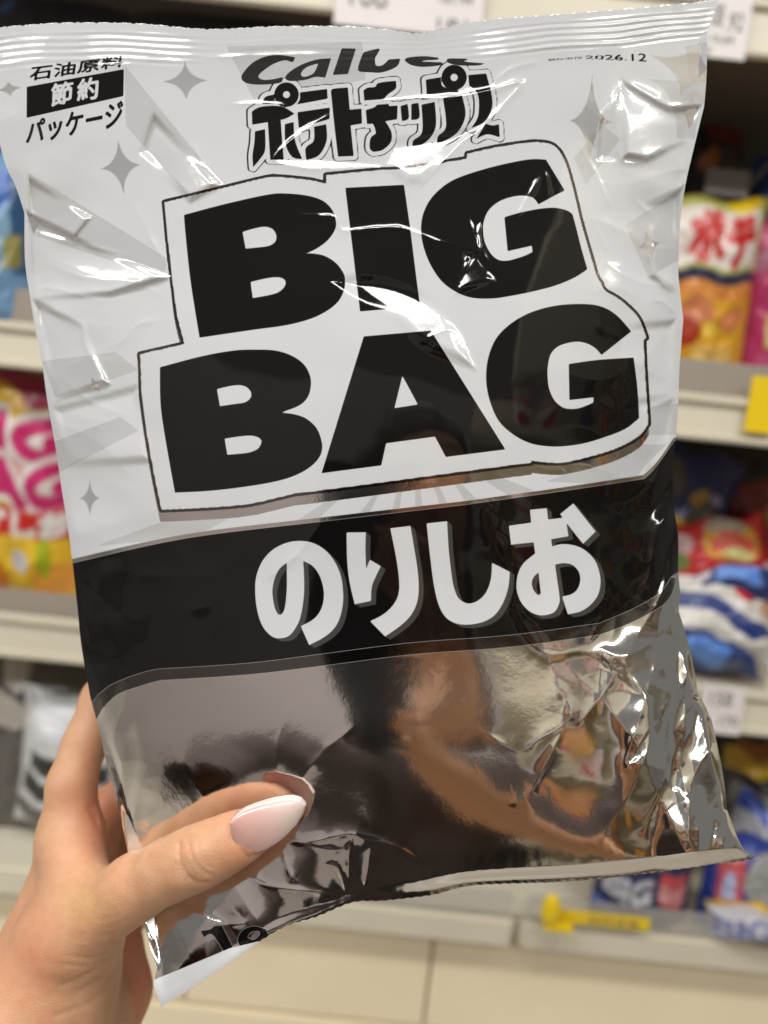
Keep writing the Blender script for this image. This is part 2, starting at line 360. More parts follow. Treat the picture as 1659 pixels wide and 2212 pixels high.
snack_pack('white striped navy pack lying flat on the second shelf', 1555, 1330, 270, 170, .95, (.60, .57, .52), [('p', [(-1, -.25), (.9, .25), (.4, .6), (-1, .15)], (.02, .04, .18)), ('p', [(-1, .75), (.6, .9), (.3, 1), (-1, 1)], (.02, .04, .2)), ('p', [(-1, .95), (.4, .95), (0, 1), (-1, 1)], BLU), ('e', .15, -.55, .2, .2, RED), ('e', .8, -.3, .4, .3, (.5, .3, .2))], roll=-14, lean=35, seed=16)
snack_pack('pale blue and navy pack hanging over the second rail edge', 1535, 1410, 220, 60, .93, (.02, .045, .18), [('r', -1, .1, .1, 1, BLU), ('r', -1, -1, .6, -.4, (.60, .58, .55))], roll=-10, lean=40, seed=17)
snack_pack('navy pack with a yellow band at the top of the lowest bay', 1625, 1690, 150, 190, 1.02, (.02, .015, .02), [('r', -1, -.85, 1, -.35, (.60, .36, .01)), ('e', -.2, -.9, .5, .2, (.30, .10, .02)), ('r', -.8, -.1, .2, .45, (.20, .19, .18)), ('r', .3, -.1, 1, .5, (.40, .10, .08)), ('r', -1, .6, 1, 1, (.01, .015, .07))], seed=18, drop=70)
snack_pack('silver grey crinkled pack on blue packs in the lowest bay', 1640, 1790, 140, 150, .95, (.33, .33, .34), [('e', .2, -.65, .8, .22, (.35, .40, .75)), ('e', -.2, -.1, .18, .14, (.08, .08, .09)), ('e', .4, .3, .2, .14, (.10, .10, .11)), ('e', -.1, .6, .15, .12, (.1, .1, .1)), ('r', -1, -1, -.3, -.5, (.02, .05, .3))], thick=.045, roll=-10, seed=19, drop=60)
snack_pack('navy pack with white and red lettering under the silver corner', 1390, 1890, 215, 200, .895, (.012, .016, .07), [('t', 'BIG', -.85, -.2, -.05, .3, (.48, .48, .52), 3), ('r', .12, -.4, .8, .35, (.42, .05, .06)), ('t', 'BAG', .16, -.1, .78, .25, (.62, .3, .3), 2), ('r', -1, .55, .2, .75, (.10, .16, .5))], seed=20)
snack_pack('navy pack with a red flash and yellow crisps in the lowest bay', 1612, 1905, 200, 210, .895, (.02, .04, .22), [('r', -.8, -.75, -.35, .2, (.48, .07, .08)), ('e', -.6, -.1, .12, .4, (.40, .42, .62)), ('e', .2, -.3, .55, .55, (.30, .30, .29)), ('e', .3, .45, 1.2, .35, (.70, .42, .01)), ('e', -.5, .3, .3, .2, (.62, .36, .03))], seed=21)
snack_pack('white pack with blue and red lettering at the base shelf lip', 1640, 1992, 230, 62, .862, (.52, .50, .52), [('t', 'BIG', -.95, -.6, -.05, .6, (.16, .18, .34), 3), ('t', 'BIG', .05, -.6, .95, .7, (.52, .08, .10), 3)], lean=10, seed=22)
for i, (cn, cc, c2, x, lvl) in enumerate((('orange', ORG, WH, 640, 0), ('red', RED, YEL, 880, 0), ('green', (.05, .22, .04), YEL, 1120, 0), ('yellow', YEL, RED, 1300, 0), ('magenta', MAG, YEL, 330, 1), ('pink', PINK, WH, 580, 1), ('blue', BLU, WH, 830, 1), ('orange', ORG, RED, 1080, 1), ('navy', NAVY, BLU, 1290, 1))):
    yy = (560, 1170)[lvl] + (x - CX) * .105; bot = (807, 1330)[lvl] + (x - CX) * .105
    snack_pack(f'{cn} snack pack on the {("middle", "lower")[lvl]} shelf, wholly behind the held bag', x, yy, 215, 300, .96, cc, [('r', -1, -.5, 1, -.1, c2), ('e', .1, .45, .6, .3, c2)], seed=40 + i, drop=max(0, bot - yy - 150))
t = NT('clear plastic'); t.set(Base_Color=(.8, .78, .74), Roughness=.12, Transmission_Weight=.75, IOR=1.3)
for x0, x1, zz, lb in ((-.22, SEAM - .01, -.603, 'clear plastic divider on the empty part of the base shelf'), (SEAM + .01, .62, -.603, 'clear plastic fence along the stocked part of the base shelf')):
    o = box('shelf_divider', x0, x1, FY + .004, FY + .008, zc(zz) - .01, zc(zz + .022), t.m, None, .001); tag(o, lb, 'shelf divider', 'clear dividers on the base shelf')

# ------------------------------------------------------------------ the held bag
# outline in picture measure (bag seen face on, leaning a little): four edge curves
def resample(p, n):
    d = np.r_[0, np.cumsum(np.hypot(*np.diff(p, axis=0).T))]; q = np.linspace(0, d[-1], n)
    return np.stack([np.interp(q, d, p[:, 0]), np.interp(q, d, p[:, 1])], -1)
E_TOP = pp('-30,62c 0,59 60,54 148,49 300,51 448,63 594,57 750,57 830,63 900,72 960,60 1060,42 1200,32 1400,15 1553,0c', False)
E_RIGHT = pp('1553,0c 1536,50 1528,73c 1526,167 1521,230c 1502,307 1481,398 1469,485 1466,560 1466,600 1476,690c 1471,754 1467,810 1465,873 1460,941 1452,1010c 1456,1095 1465,1160 1465,1232 1470,1283c 1465,1317c 1486,1385 1502,1462 1507,1505c 1518,1515 1537,1556c 1560,1660 1571,1751c 1604,1832 1638,1852c', False)
E_BOT = pp('349,2175c 402,2142 474,2095 547,2043 615,2001 683,1980 761,1949 829,1945 933,1933 1026,1912 1242,1903 1425,1883 1538,1867c 1600,1860 1638,1852c', False)
E_LEFT = pp('-30,62c -22,200 7,341 34,403 53,461c 54,563 65,642 77,717c 91,785 103,871 121,973 135,1069c 146,1135 156,1210 168,1319 176,1397 195,1506c 214,1576 228,1640 248,1713 269,1804 290,1910 314,2005 331,2064 339,2091c 331,2126c 349,2175c', False)
NS, NTT = 560, 720
cT, cB = resample(E_TOP, NS), resample(E_BOT, NS); cL, cR = resample(E_LEFT, NTT), resample(E_RIGHT, NTT)
teeth = lambda n, k, a: a * (np.abs((np.arange(n) / n * k) % 1 - .5) * 4 - 1)
def bilin(s, t, cT, cB, cL, cR):
    c00, c10, c01, c11 = cT[0], cT[-1], cB[0], cB[-1]
    return (1 - t) * cT[None] + t * cB[None] + (1 - s) * cL[:, None] + s * cR[:, None] - ((1 - s) * (1 - t) * c00 + s * (1 - t) * c10 + (1 - s) * t * c01 + s * t * c11)
S, T = np.meshgrid(np.linspace(0, 1, NS), np.linspace(0, 1, NTT))
def soft(c, wdt):
    k = np.exp(-.5 * (np.arange(-3 * wdt, 3 * wdt + 1) / wdt) ** 2); k /= k.sum(); n = 3 * wdt
    e = np.concatenate([2 * c[0] - c[n:0:-1], c, 2 * c[-1] - c[-2:-n - 2:-1]])
    r = np.stack([np.convolve(e[:, i], k, 'valid') for i in (0, 1)], -1); r[0], r[-1] = c[0], c[-1]; return r
sL, sR, sT, sB = soft(cL, 40), soft(cR, 40), soft(cT, 40), soft(cB, 40)
PQ = bilin(S[..., None], T[..., None], sT, sB, sL, sR)
PQ += (cL - sL)[:, None] * np.exp(-S / .02)[..., None] + (cR - sR)[:, None] * np.exp(-(1 - S) / .02)[..., None]
PQ += (cT - sT)[None] * np.exp(-T / .02)[..., None] + (cB - sB)[None] * np.exp(-(1 - T) / .02)[..., None]
PQ[..., 1] += teeth(NS, 100, 1.6)[None] * np.exp(-T * 400) + teeth(NS, 70, 1.2)[None] * np.exp(-(1 - T) * 400)
PX, PY = PQ[..., 0].ravel(), PQ[..., 1].ravel(); s_, t_ = S.ravel(), T.ravel()
MM = .000166                                          # metres per picture step on the bag

def plane_z(py, px=CX): return 1 / (3.73 + 0 * py + 0.03 * (px - CX) / CX)
_ty = np.array([-100, 110, 150, 300, 450, 600, 800, 1000, 1200, 1330, 1430, 1530, 1600, 1700, 1800, 1880, 1925, 2300.])
_ta = np.array([2, 2, 4, 5.5, 8, 10.5, 8, 5.5, 6, 8.5, 14.5, 17, 16, 13.5, 10, 5, 2, 2.]) - 8.3
_yy = np.arange(-100, 2301, 2.0); _hh = np.cumsum(np.tan(np.radians(np.interp(_yy, _ty, _ta)))) * 2.0 * MM
_hh -= np.interp(110, _yy, _hh)
def puff(t): return .018 * sstep(.03, .5, t) * (1 - .6 * sstep(.9, 1.0, t))
def pillow(s, t):
    f = 1 - np.abs(2 * s - 1) ** 3.6
    return np.interp(t * 1960 + 10, _yy, _hh) + (f - 1) * puff(t) - .004 * sstep(.980, .995, t) * sstep(.35, .6, s)
def bag_bulge(s, t): return pillow(s, t)

# relief: printed film creases, folds, dimples (height towards the viewer, metres)
H = np.zeros_like(PX)
edge = np.minimum(s_, 1 - s_)
side = np.exp(-(edge / .12) ** 2)
low = sstep(1380, 1480, PY)
# seal ripples
dtop = t_ * 2080
seal_l = sstep(470, 330, PX) + sstep(980, 1100, PX)
H += .00013 * (.6 + .8 * vnoise(PX / 160, PY / 300, 5)) * np.sin(dtop / 12.0 * 2 * math.pi / 1.25 + vnoise(PX / 140, PY / 80, 4) * 3.0) * sstep(14, 24, dtop) * sstep(98, 80, dtop) * np.clip(seal_l + .12, 0, 1)
# soft unevenness everywhere, stronger toward the sides
calm = .25 + .75 * sstep(110, 330, dtop)
H += calm * vnoise(PX / 210, PY / 230, 11) * .0020 * (.35 + .9 * side) * (1 - .45 * low)
H += calm * vnoise(PX / 95 + 3, PY / 120, 12) * .00075 * (.25 + 1.2 * side) * (1 - .75 * low)
def ridged(sx, sy, seed, p=1.0):
    n = vnoise(PX / sx, PY / sy, seed); return -np.abs(n) ** p
wob = vnoise(PX / 60, PY / 60, 33) * 14
H += ridged(230, 130, 21) * .0018 * side * (1 - low) * calm
H += ridged(110, 80, 22) * .0004 * side
# crumpled lower right and lower left corners
cr = np.clip(blob(PX, PY, 1470, 1640, 150, 330, -12) * 1.25, 0, 1); cl_ = np.clip(blob(PX, PY, 460, 2010, 170, 130), 0, 1)
def fold(ang, wl, seed, amp, rnd=.10):
    a = math.radians(ang); q = ((PX + vnoise(PX / 170, PY / 170, seed) * 60) * math.cos(a) + PY * math.sin(a)) / wl + vnoise(PX / 260, PY / 260, seed + 1) * .9
    return amp * np.sqrt(((np.abs((q % 1) - .5) * 2) ** 2 + rnd * .1) * ((np.abs(((q + .5) % 1) - .5) * 2) ** 2 * .0 + 1))
H += cr * (fold(12, 185, 41, .0042, .3) + fold(-24, 190, 43, .0018, .5))
H += cl_ * (fold(-35, 170, 47, .0014) + fold(50, 150, 49, .0006, .3))
H += blob(PX, PY, 238, 1560, 40, 230, -8) * fold(8, 60, 51, .0007, .4)
H += blob(PX, PY, 1445, 1150, 45, 190, 0) * fold(28, 70, 53, .0026)
H += blob(PX, PY, 1530, 1680, 75, 260, -12) * fold(-4, 62, 57, .0015, .2)
H += blob(PX, PY, 1500, 1450, 60, 150, -8) * fold(20, 55, 59, .0014, .2)
H += blob(PX, PY, 330, 1300, 170, 150) * (ridged(130, 80, 55) * .0022)
py_up = lambda p: p[:, 1].mean() < 1040
def crease(s, amp, wd=9, k=1.0, o=(0, 0)):
    global H
    p = path(s, o[0], o[1], k, False, 3) if k != 1.0 else pp(s, False, 3)
    up = py_up(p); wd = wd * (.62 if up else 1.0); amp = amp * (.42 * .66 if up else .40)
    lo, hi = p.min(0) - wd * 6, p.max(0) + wd * 6
    k_ = np.nonzero((PX > lo[0]) & (PX < hi[0]) & (PY > lo[1]) & (PY < hi[1]))[0]
    x, y = PX[k_] + wob[k_] * .12, PY[k_]; best = np.full(len(k_), 1e9); arc = np.zeros(len(k_))
    L = np.r_[0, np.cumsum(np.hypot(*np.diff(p, axis=0).T))]
    for i in range(len(p) - 1):
        ux, uy = p[i + 1] - p[i]; l2 = ux * ux + uy * uy
        if l2 < 1e-9: continue
        t = np.clip(((x - p[i, 0]) * ux + (y - p[i, 1]) * uy) / l2, 0, 1); d2 = (x - p[i, 0] - t * ux) ** 2 + (y - p[i, 1] - t * uy) ** 2
        m = d2 < best; best = np.where(m, d2, best); arc = np.where(m, (L[i] + t * (L[i + 1] - L[i])) / L[-1], arc)
    tap = sstep(0, .3, arc) * sstep(0, .3, 1 - arc)
    H[k_] += amp * tap * (.7 + .6 * vnoise(x / 40, y / 40, 77)) * np.exp(-np.sqrt(best + .8) / (wd * (.4 + .6 * tap)))
def tilt(s, sx, sy, wd=12, k=1.0, o=(0, 0)):
    """a facet: inside the outline the film leans by the slopes sx, sy"""
    global H
    p = path(s, o[0], o[1], k, True, 3) if k != 1.0 else pp(s, True, 3)
    d = sdf(p, PX, PY, 4 * wd); c = p.mean(0)
    H = H + sstep(-wd * .2, wd, d) * ((PX - c[0]) * sx + (PY - c[1]) * sy) * MM
ZG = lambda ox, oy, size: dict(o=(ox, oy), k=size / 1659)
crease('600,422 630,440 645,462 690,466 722,470 740,498 800,494 860,492 905,505 960,525 1030,528', .0009, 8)
crease('1006,455 1018,490 1030,528 1012,565 990,610', .0012, 10); crease('1044,462 1030,528 1050,560 1066,590', .0010, 9)
crease('1175,362 1142,425 1108,485', .0014, 10); crease('1175,362 1182,400 1185,440', .0011, 7)
crease('486,226 560,224 615,228 634,245', .0007, 8); crease('753,225 700,255 654,284 590,343 640,360 700,366 826,366', .0010, 9)
crease('753,224 877,214 982,210 1060,195 1127,179 1080,235 1033,284 994,308 912,398 884,402 830,366', .0013, 10)
tilt('840,300c 1040,270c 1000,310c 915,398c 880,400c 825,362c', 0.0, .085, 25)
tilt('600,345c 680,335c 830,350c 826,372c 690,368c', 0.0, .085, 14)
tilt('715,605c 780,592 860,605 930,640 985,700 1030,800c 900,745 860,700 790,660', .0, .085, 26)
tilt('1000,540c 1040,540c 1075,610c 980,640c', .0, .09, 18)
crease('900,745 940,722 975,712 1000,740 1012,780 1032,800', .0009, 9); crease('900,745 960,770 1020,798', .0009, 9)
crease('55,454 68,491 96,509 181,531 215,536 300,560', .0016, 12); crease('65,628 77,656 137,679 171,697 181,710 185,744 205,785 240,830', .0018, 12)
crease('310,500 345,548 378,606', .0012, 12); crease('60,640 100,620 180,640 250,655', .0012, 14); crease('200,760 260,740 300,700 372,690', .0010, 16)
crease('1342,171 1387,199 1446,230 1518,227', .0022, 14); crease('1342,171 1339,250 1338,314 1349,352 1400,350', .0022, 12); crease('1342,171 1318,220 1293,265 1290,340', .0020, 13)
crease('1288,629 1296,680 1302,723', .0012, 10); crease('1330,819 1334,855 1353,919', .0013, 10); crease('1403,654 1430,650 1468,683', .0014, 10)
crease('1390,520 1420,600 1468,640', .0020, 18); crease('1400,440 1440,430 1480,400', .0018, 20)
crease('1037,1053 1068,1087 1058,1105 1073,1155 1094,1201 1107,1235 1107,1295 1151,1378 1188,1415 1266,1399', .0024, 15)
crease('1318,1261 1310,1300 1297,1339 1266,1397', .0016, 12); crease('1340,1270 1330,1330 1320,1400', .0014, 10)
for q, sx, sy, wd in (('55,454c 215,536c 372,600c 240,640c 77,650c', .05, .10, 14), ('65,640c 181,700c 240,830c 120,870c', .10, .06, 16), ('1342,171c 1446,230c 1518,227c 1500,300c 1400,350c 1345,340c', -.06, .10, 14), ('1390,440c 1480,400c 1468,640c 1400,600c', -.10, .07, 18), ('1293,265c 1338,180c 1338,314c 1349,352c 1290,345c', .12, -.04, 10),
                      ('330,240c 480,400c 410,440c 300,330c', .05, .07, 16), ('110,880c 300,830c 330,1000c 150,1010c', .03, .09, 20), ('1330,700c 1460,690c 1455,860c 1350,880c', -.08, .06, 18), ('1380,880c 1460,860c 1440,1000c 1390,1020c', -.10, .02, 14), ('60,380c 200,470c 160,520c 60,460c', .08, .04, 12)):
    tilt(q, sx, sy, wd)
for q, a, wd in (('410,300 450,380 470,420', .0008, 10), ('280,420 330,520 372,585', .0008, 12), ('90,560 180,600 300,610 370,660', .0012, 14), ('120,800 200,870 290,900', .0010, 14), ('100,900 220,960 300,1050', .0008, 16), ('1240,300 1290,380 1330,480', .0008, 12), ('1360,420 1420,480 1460,560', .0012, 14), ('1300,560 1380,610 1466,615', .0010, 14), ('1340,760 1400,800 1462,830', .0010, 12), ('1280,480 1310,540 1300,600', .0006, 8), ('1060,195 1100,150 1180,130', .0006, 10), ('380,130 520,122 700,118 760,128', .0007, 7), ('1000,118 1120,108 1300,92 1420,96', .0007, 7), ('60,160 200,150 330,128 450,120', .0005, 8), ('540,900 560,980 548,1060', .0005, 9), ('700,1120 640,1200 560,1260', .0008, 14), ('460,1250 480,1330 440,1400', .0008, 14)):
    crease(q, a, wd)
# the thumb presses the film in and draws folds toward itself
for q, a, wd in (('640,1700 700,1620 780,1560', .0009, 14), ('600,1690 600,1600 640,1500', .0008, 16), ('600,1800 680,1830 760,1840', .0014, 10), ('470,1760 420,1690 380,1600', .0008, 16)):
    crease(q, a * .8, wd * 1.3)
z7 = ZG(1700, 2300, 1372)
for q, a, wd in (('600,390 640,540 700,690 560,790 450,850 300,770 200,720', .0013, 14), ('620,410 700,375 780,370 860,390 910,450 890,530 820,620 740,710 690,590 640,500 620,410', .0020, 14), ('700,700 620,840 560,960 490,1080 330,1120', .0022, 14),
                 ('1170,220 1080,560 970,900 1050,880 1130,800', .0040, 22), ('1180,330 1190,660 1170,1000 1260,1080 1275,1300', .0042, 20), ('1310,640 1250,800 1200,970', .0032, 18), ('1170,200 1240,380 1310,560', .0030, 18), ('1290,1290 1370,1160 1440,1040', .0030, 16),
                 ('1380,1380 1420,1200 1430,1100 1470,1220 1490,1330', .0032, 14), ('980,910 1070,920 1170,950', .0016, 14), ('780,380 860,360 940,390 1050,360 1130,280', .0028, 16)):
    crease(q, a * .75, wd * 1.25, **z7)
z6 = ZG(300, 2500, 1600)
for q, a, wd in (('850,905 1000,895 1140,870 1200,890 1300,910 1400,960 1490,1030', .0024, 14), ('1150,870 1135,960 1140,1080', .0018, 10), ('1230,910 1215,1010 1200,1100', .0020, 10),
                 ('690,1020 770,1070 850,1090 1000,1110 1140,1130', .0022, 12), ('450,1160 570,1230 700,1240 720,1190', .0020, 12), ('860,940 900,1050 940,1060', .0012, 8), ('1030,990 1090,1010 1130,1120', .0016, 8)):
    crease(q, a, wd, **z6)
# broad dimples that break the mirror into areas
H += .0012 * blob(PX, PY, 800, 1600, 170, 120, 30) - .0008 * blob(PX, PY, 420, 1560, 120, 100)
H -= .0035 * blob(PX, PY, 540, 1800, 120, 70, -25) + .0085 * blob(PX, PY, 420, 1850, 260, 190, -20)
# fine crinkle along the bottom seal
H += .00010 * vnoise(PX / 22, PY / 40, 61) * sstep(.94, .99, t_)
H *= sstep(0, .02, edge + .004) * (1 - .55 * sstep(.985, 1, t_))

ZB = plane_z(PY, PX)
bag_z = ZB - bag_bulge(s_, t_) - H
def bag_surface(px, py):
    """depth of the front film near a picture point"""
    i = np.argmin((PX - px) ** 2 + (PY - py) ** 2); return bag_z[i]

# ---- printing, as signed distances in picture steps
zA, zB, zC, zD, zE, zF, zGG = ((600, 560, 900 / 1659), (1500, 560, 1000 / 1659), (500, 1260, 900 / 1659), (1200, 1200, 900 / 1659), (1850, 1160, 900 / 1659), (950, 2000, 800 / 1659), (1650, 1950, 800 / 1659))
D = lambda p: sdf(p, PX, PY)
sub = lambda a, *bs: np.minimum(a, -np.max(bs, 0)) if bs else a
def shape(z, outer, *holes): return sub(D(path(outer, *z)), *[D(path(h, *z)) for h in holes])
black = []
black.append(shape(zA, '250,552c 560,470 870,402 1000,394 1150,408 1270,445 1340,510 1370,590 1365,660 1310,740 1230,800 1155,835c 1215,838 1290,855 1370,905 1420,970 1438,1020 1430,1110 1380,1200 1280,1275 1150,1330 980,1370 760,1400 365,1458c 300,1050 262,700', '683,678c 760,655 840,640 900,655 930,700 925,745 890,775 830,788 705,800c', '742,1047c 850,1022 930,1012 980,1022 1000,1050 985,1090 940,1125 870,1145 758,1165c'))
black.append(D(np.array([(1381, 751), (1616, 739), (1640, 905), (1666, 1115), (1681, 1226), (1440, 1246)]) * .54004))
black.append(shape(zB, '1135,130c 1260,335c 1190,370c 1085,428c 1050,385 990,370 920,375 830,405 760,460 725,530 718,600 730,680 770,755 820,795 880,800 940,785 1000,765 1045,742c 1040,702c 880,738c 858,512c 960,482 1100,455 1200,450 1280,470 1312,495c 1340,600 1370,720 1410,858c 1320,915 1200,965 1050,1005 900,1035 780,1052 650,1048 550,1015 450,945 380,850 335,750 308,640 310,530 345,430 410,345 520,265 700,200 900,150 1040,127'))
black.append(shape(zC, '257,385c 560,305 800,262 960,255 1110,262 1230,300 1320,365 1365,450 1370,530 1345,610 1280,670 1150,720c 1240,730 1330,760 1410,830 1450,930 1450,1010 1410,1080 1330,1145 1210,1200 1050,1240 800,1278 580,1300 368,1310c 300,930 262,660', '678,547c 780,523 850,518 900,535 930,575 922,615 880,645 800,657 700,672c', '735,912c 850,895 930,890 985,905 1006,935 980,985 920,1012 850,1022 755,1030c'))
black.append(shape(zD, '470,268c 965,225c 1515,1102c 1075,1158c 995,1008c 635,1057c 600,1220c 158,1278c', '755,560c 868,770c 697,797c'))
black.append(shape(zE, '1245,305c 1025,480c 985,435 930,400 860,382 780,390 700,420 650,475 630,560 628,640 640,730 680,815 740,865 800,877 870,868 965,830c 965,792c 788,812c 783,545c 1000,515 1262,498c 1290,720 1303,945c 1200,1025 1050,1085 900,1130 750,1152 620,1152 500,1130 380,1070 270,970 205,830 175,680 185,520 240,370 340,260 480,175 650,122 830,103 1000,115 1130,180'))
def P_(z, s): return [tuple(((z[0] + float(q.split(',')[0]) * z[2]) * .54004, (z[1] + float(q.rstrip('c').split(',')[1]) * z[2]) * .54004)) + (q.endswith('c'),) for q in s.split()]
plate_pts = P_(zA, '108,460c 480,370 850,280 950,275 1080,285 1200,300 1300,325c 1298,260c 1659,225') + P_(zB, '200,190 612,125c 612,92c 800,50 1000,20 1080,15 1170,30 1230,85 1280,200 1340,430c 1365,540 1440,800 1470,900 1500,950c') + P_(zE, '1050,5 1150,65 1250,150 1310,230 1355,350c 1335,370c 1345,600 1370,985c 1300,1075 1150,1160 950,1225 750,1270 620,1270 510,1258c 505,1272c 0,1338') + P_(zD, '500,1358 0,1422') + P_(zC, '1270,1310c 1130,1345 900,1395 600,1420 270,1435c 200,1090 130,650 118,400 110,290c 440,215c 385,0') + P_(zA, '175,1100 140,800')
plate = pp(' '.join(f'{x:.2f},{y:.2f}' + ('c' if c else '') for x, y, c in plate_pts))
dpl = sdf(plate, PX, PY, 40)
drop = np.max([sdf(plate, PX - dx, PY - dy, 40) for dx, dy in ((0, 0), (-1, 8), (-1, 16), (-1, 24))], 0)
bare_ring = np.minimum(np.maximum(drop + 2.0, dpl + 4.2), -dpl)
# flavour name
wl = [shape(zF, '545,505c 552,620 552,780 530,940 495,1040 430,1125 340,1148 270,1120 205,1040 165,920 148,780 155,640 205,510 290,415 400,358 510,340 620,355 720,410 800,500 855,620 875,740 875,860 845,990 790,1080 700,1150 595,1203c 524,1045c 600,1010 660,960 700,890 717,800 708,710 675,615 620,545', '408,522c 350,570 310,650 290,750 300,850 320,920 348,952 380,930 400,850 410,700'),
      shape(zF, '905,270c 1065,268c 1062,420 1068,568c 1097,495c 1190,550c 1150,630 1115,720 1108,838c 973,865c 930,680 910,500'), shape(zF, '1268,235c 1435,215c 1470,420 1497,600 1503,760 1480,880 1420,980 1330,1060 1225,1132c 1100,1005c 1200,955 1280,885 1330,800 1342,690 1320,500'),
      shape(zGG, '117,298c 288,280c 300,500 325,720 345,830 385,920 460,962 540,940 610,870 650,760 660,625c 808,700c 795,830 755,950 690,1050 600,1110 480,1137 370,1130 280,1080 220,980 180,820 150,600'),
      shape(zGG, '975,185c 1115,172c 1125,265c 1270,250c 1295,405c 1150,430c 1158,488c 1240,470 1340,480 1430,520 1510,600 1550,700 1560,800 1535,900 1470,980 1390,1030 1290,1052c 1240,905c 1320,885 1370,840 1392,770 1380,700 1330,645 1260,628 1183,640c 1200,760 1220,900 1218,960 1180,1030 1110,1058 1030,1055 950,1010 890,930 863,830 875,720 920,630 1018,548c 1005,455c 818,475c 800,318c 985,292c', '1045,705c 1065,880c 1040,890 1005,850 990,795 1005,745'),
      shape(zGG, '1335,132c 1520,365c 1415,468c 1270,285c 1225,220c')]
white_l = np.max(wl, 0)
gi = np.full(S.shape, 0)                      # drop shadow printed behind the flavour name: the same shapes moved
def moved(d, dx, dy):
    """value of a field at the point dx, dy picture steps up-left"""
    A = d.reshape(S.shape); dpx = np.hypot(*np.diff(PQ[NTT // 2], axis=0).T).mean(); dpy = np.hypot(*np.diff(PQ[:, NS // 2], axis=0).T).mean()
    return np.roll(np.roll(A, int(round(dx / dpx)), 1), int(round(dy / dpy)), 0).ravel()
shadow_l = np.max([moved(white_l, q * 9, q * 7) for q in (.25, .5, .75, 1)], 0)
band = D(pp('120,1228c 158,1216c 400,1163 700,1126 999,1091c 1200,1063 1392,1034c 1418,1007 1456,953c 1520,940c 1520,1200c 1450,1246c 1423,1282 1365,1316 1295,1346c 1100,1372 891,1388 700,1412 540,1432 342,1445c 303,1454 244,1477 212,1500c 190,1530c 120,1500c'))
upper = D(pp('-80,-60c 1700,-60c 1700,940c 1456,945c 1418,999 1390,1026c 1200,1055 999,1083c 700,1117 400,1154 158,1207c 60,1220c -80,1220c'))
half = np.maximum(D(pp('120,1500c 190,1530c 212,1500c 244,1477 303,1454 342,1445c 540,1432 700,1412 891,1388 1100,1372 1295,1346c 1365,1316 1423,1282 1450,1246c 1462,1250c 1440,1300 1370,1342 1297,1371c 1100,1398 891,1414 700,1438 540,1457 345,1470c 310,1480 255,1500 222,1530c 205,1560c 130,1560c')), -13)
# crisps title and its outline
z2 = (900, 100, 1200 / 1659)
tb = [shape(z2, q) for q in ('206,436c 222,398 272,384c 272,412 292,437c', '415,372c 565,353c 568,408c 395,440c 414,410', '148,478c 200,452 310,450 385,490c 330,520 240,537 150,552c', '165,588c 222,575c 222,690 195,740 155,788c 152,720 162,650', '236,532c 308,525c 325,745c 250,746c', '330,548c 380,536c 388,640 428,742c 372,730 335,660', '400,482c 580,456c 578,520c 408,570c', '492,562c 560,548c 562,640 520,720 450,747c 446,680 490,640', '585,365c 600,352 680,345c 690,468c 755,462c 758,545c 695,556c 712,725c 625,728c 605,560',
                             '765,362c 790,346 830,342 850,320 945,308c 945,350 900,385 880,410c 770,418c', '778,470c 825,455 840,440c 905,436c 908,448c 955,445c 952,522c 885,532c 905,560 922,600 916,650 870,692 818,702c 800,680 805,625 835,600c 828,570 818,546c 785,548c', '970,448c 1010,436c 1016,515 978,532c', '1030,436c 1070,430c 1075,512 1030,526c', '1086,440c 1160,425c 1166,560 1120,640 1040,686c 1040,640 1090,590', '1110,302c 1195,288c 1205,340 1292,362c 1290,380c 1115,384c', '1345,276c 1445,268c 1480,430 1440,530 1360,572c 1400,500 1398,385 1350,335c', '1205,402c 1310,386c 1330,500 1280,600 1172,662c 1178,615 1222,560', '1440,545c 1480,555 1515,548c 1520,622c 1450,605 1388,632c')]
def ring(z, x, y, r, h):
    k = z[2] * .54004; d = np.hypot(PX - (z[0] + x * z[2]) * .54004, PY - (z[1] + y * z[2]) * .54004)
    return np.maximum(np.minimum(r * k - d, d - h * k), -14)
tb += [ring(z2, 340, 385, 68, 19), ring(z2, 1267, 290, 70, 20)]
title = np.max(tb, 0)
t_out = np.minimum(np.maximum(title + 11.2, moved(title, -3, -1) + 10), -(title + 8.6))
# maker's name: bare film, its dark reflection put into a darker metal colour
cal = [shape(z2, '388,178c 375,205 330,196 270,215 210,255 185,285 210,302 260,300 316,288c 310,318 220,330 130,325 92,300 100,265 150,210 220,175 300,165'), shape(z2, '588,183c 555,292c 500,288 440,305 360,310 335,295 350,265 420,220 510,190', '515,213c 450,235 420,270 440,286 490,265'), shape(z2, '645,128c 725,130c 680,272c 595,277c'),
       shape(z2, '765,150c 850,130 850,150c 830,182c 835,222 870,222 905,190c 970,185c 950,230 870,262 800,262 745,258 735,240 745,200'), shape(z2, '992,196c 1010,180 1100,172 1180,180c 1175,192 1100,196 1090,202c 1200,206c 1195,222 1100,232 1030,222'), shape(z2, '1225,195c 1240,185 1330,186 1350,192c 1320,200 1340,204 1440,212c 1400,224 1300,224 1240,212')]
cal_d = np.max(cal, 0)
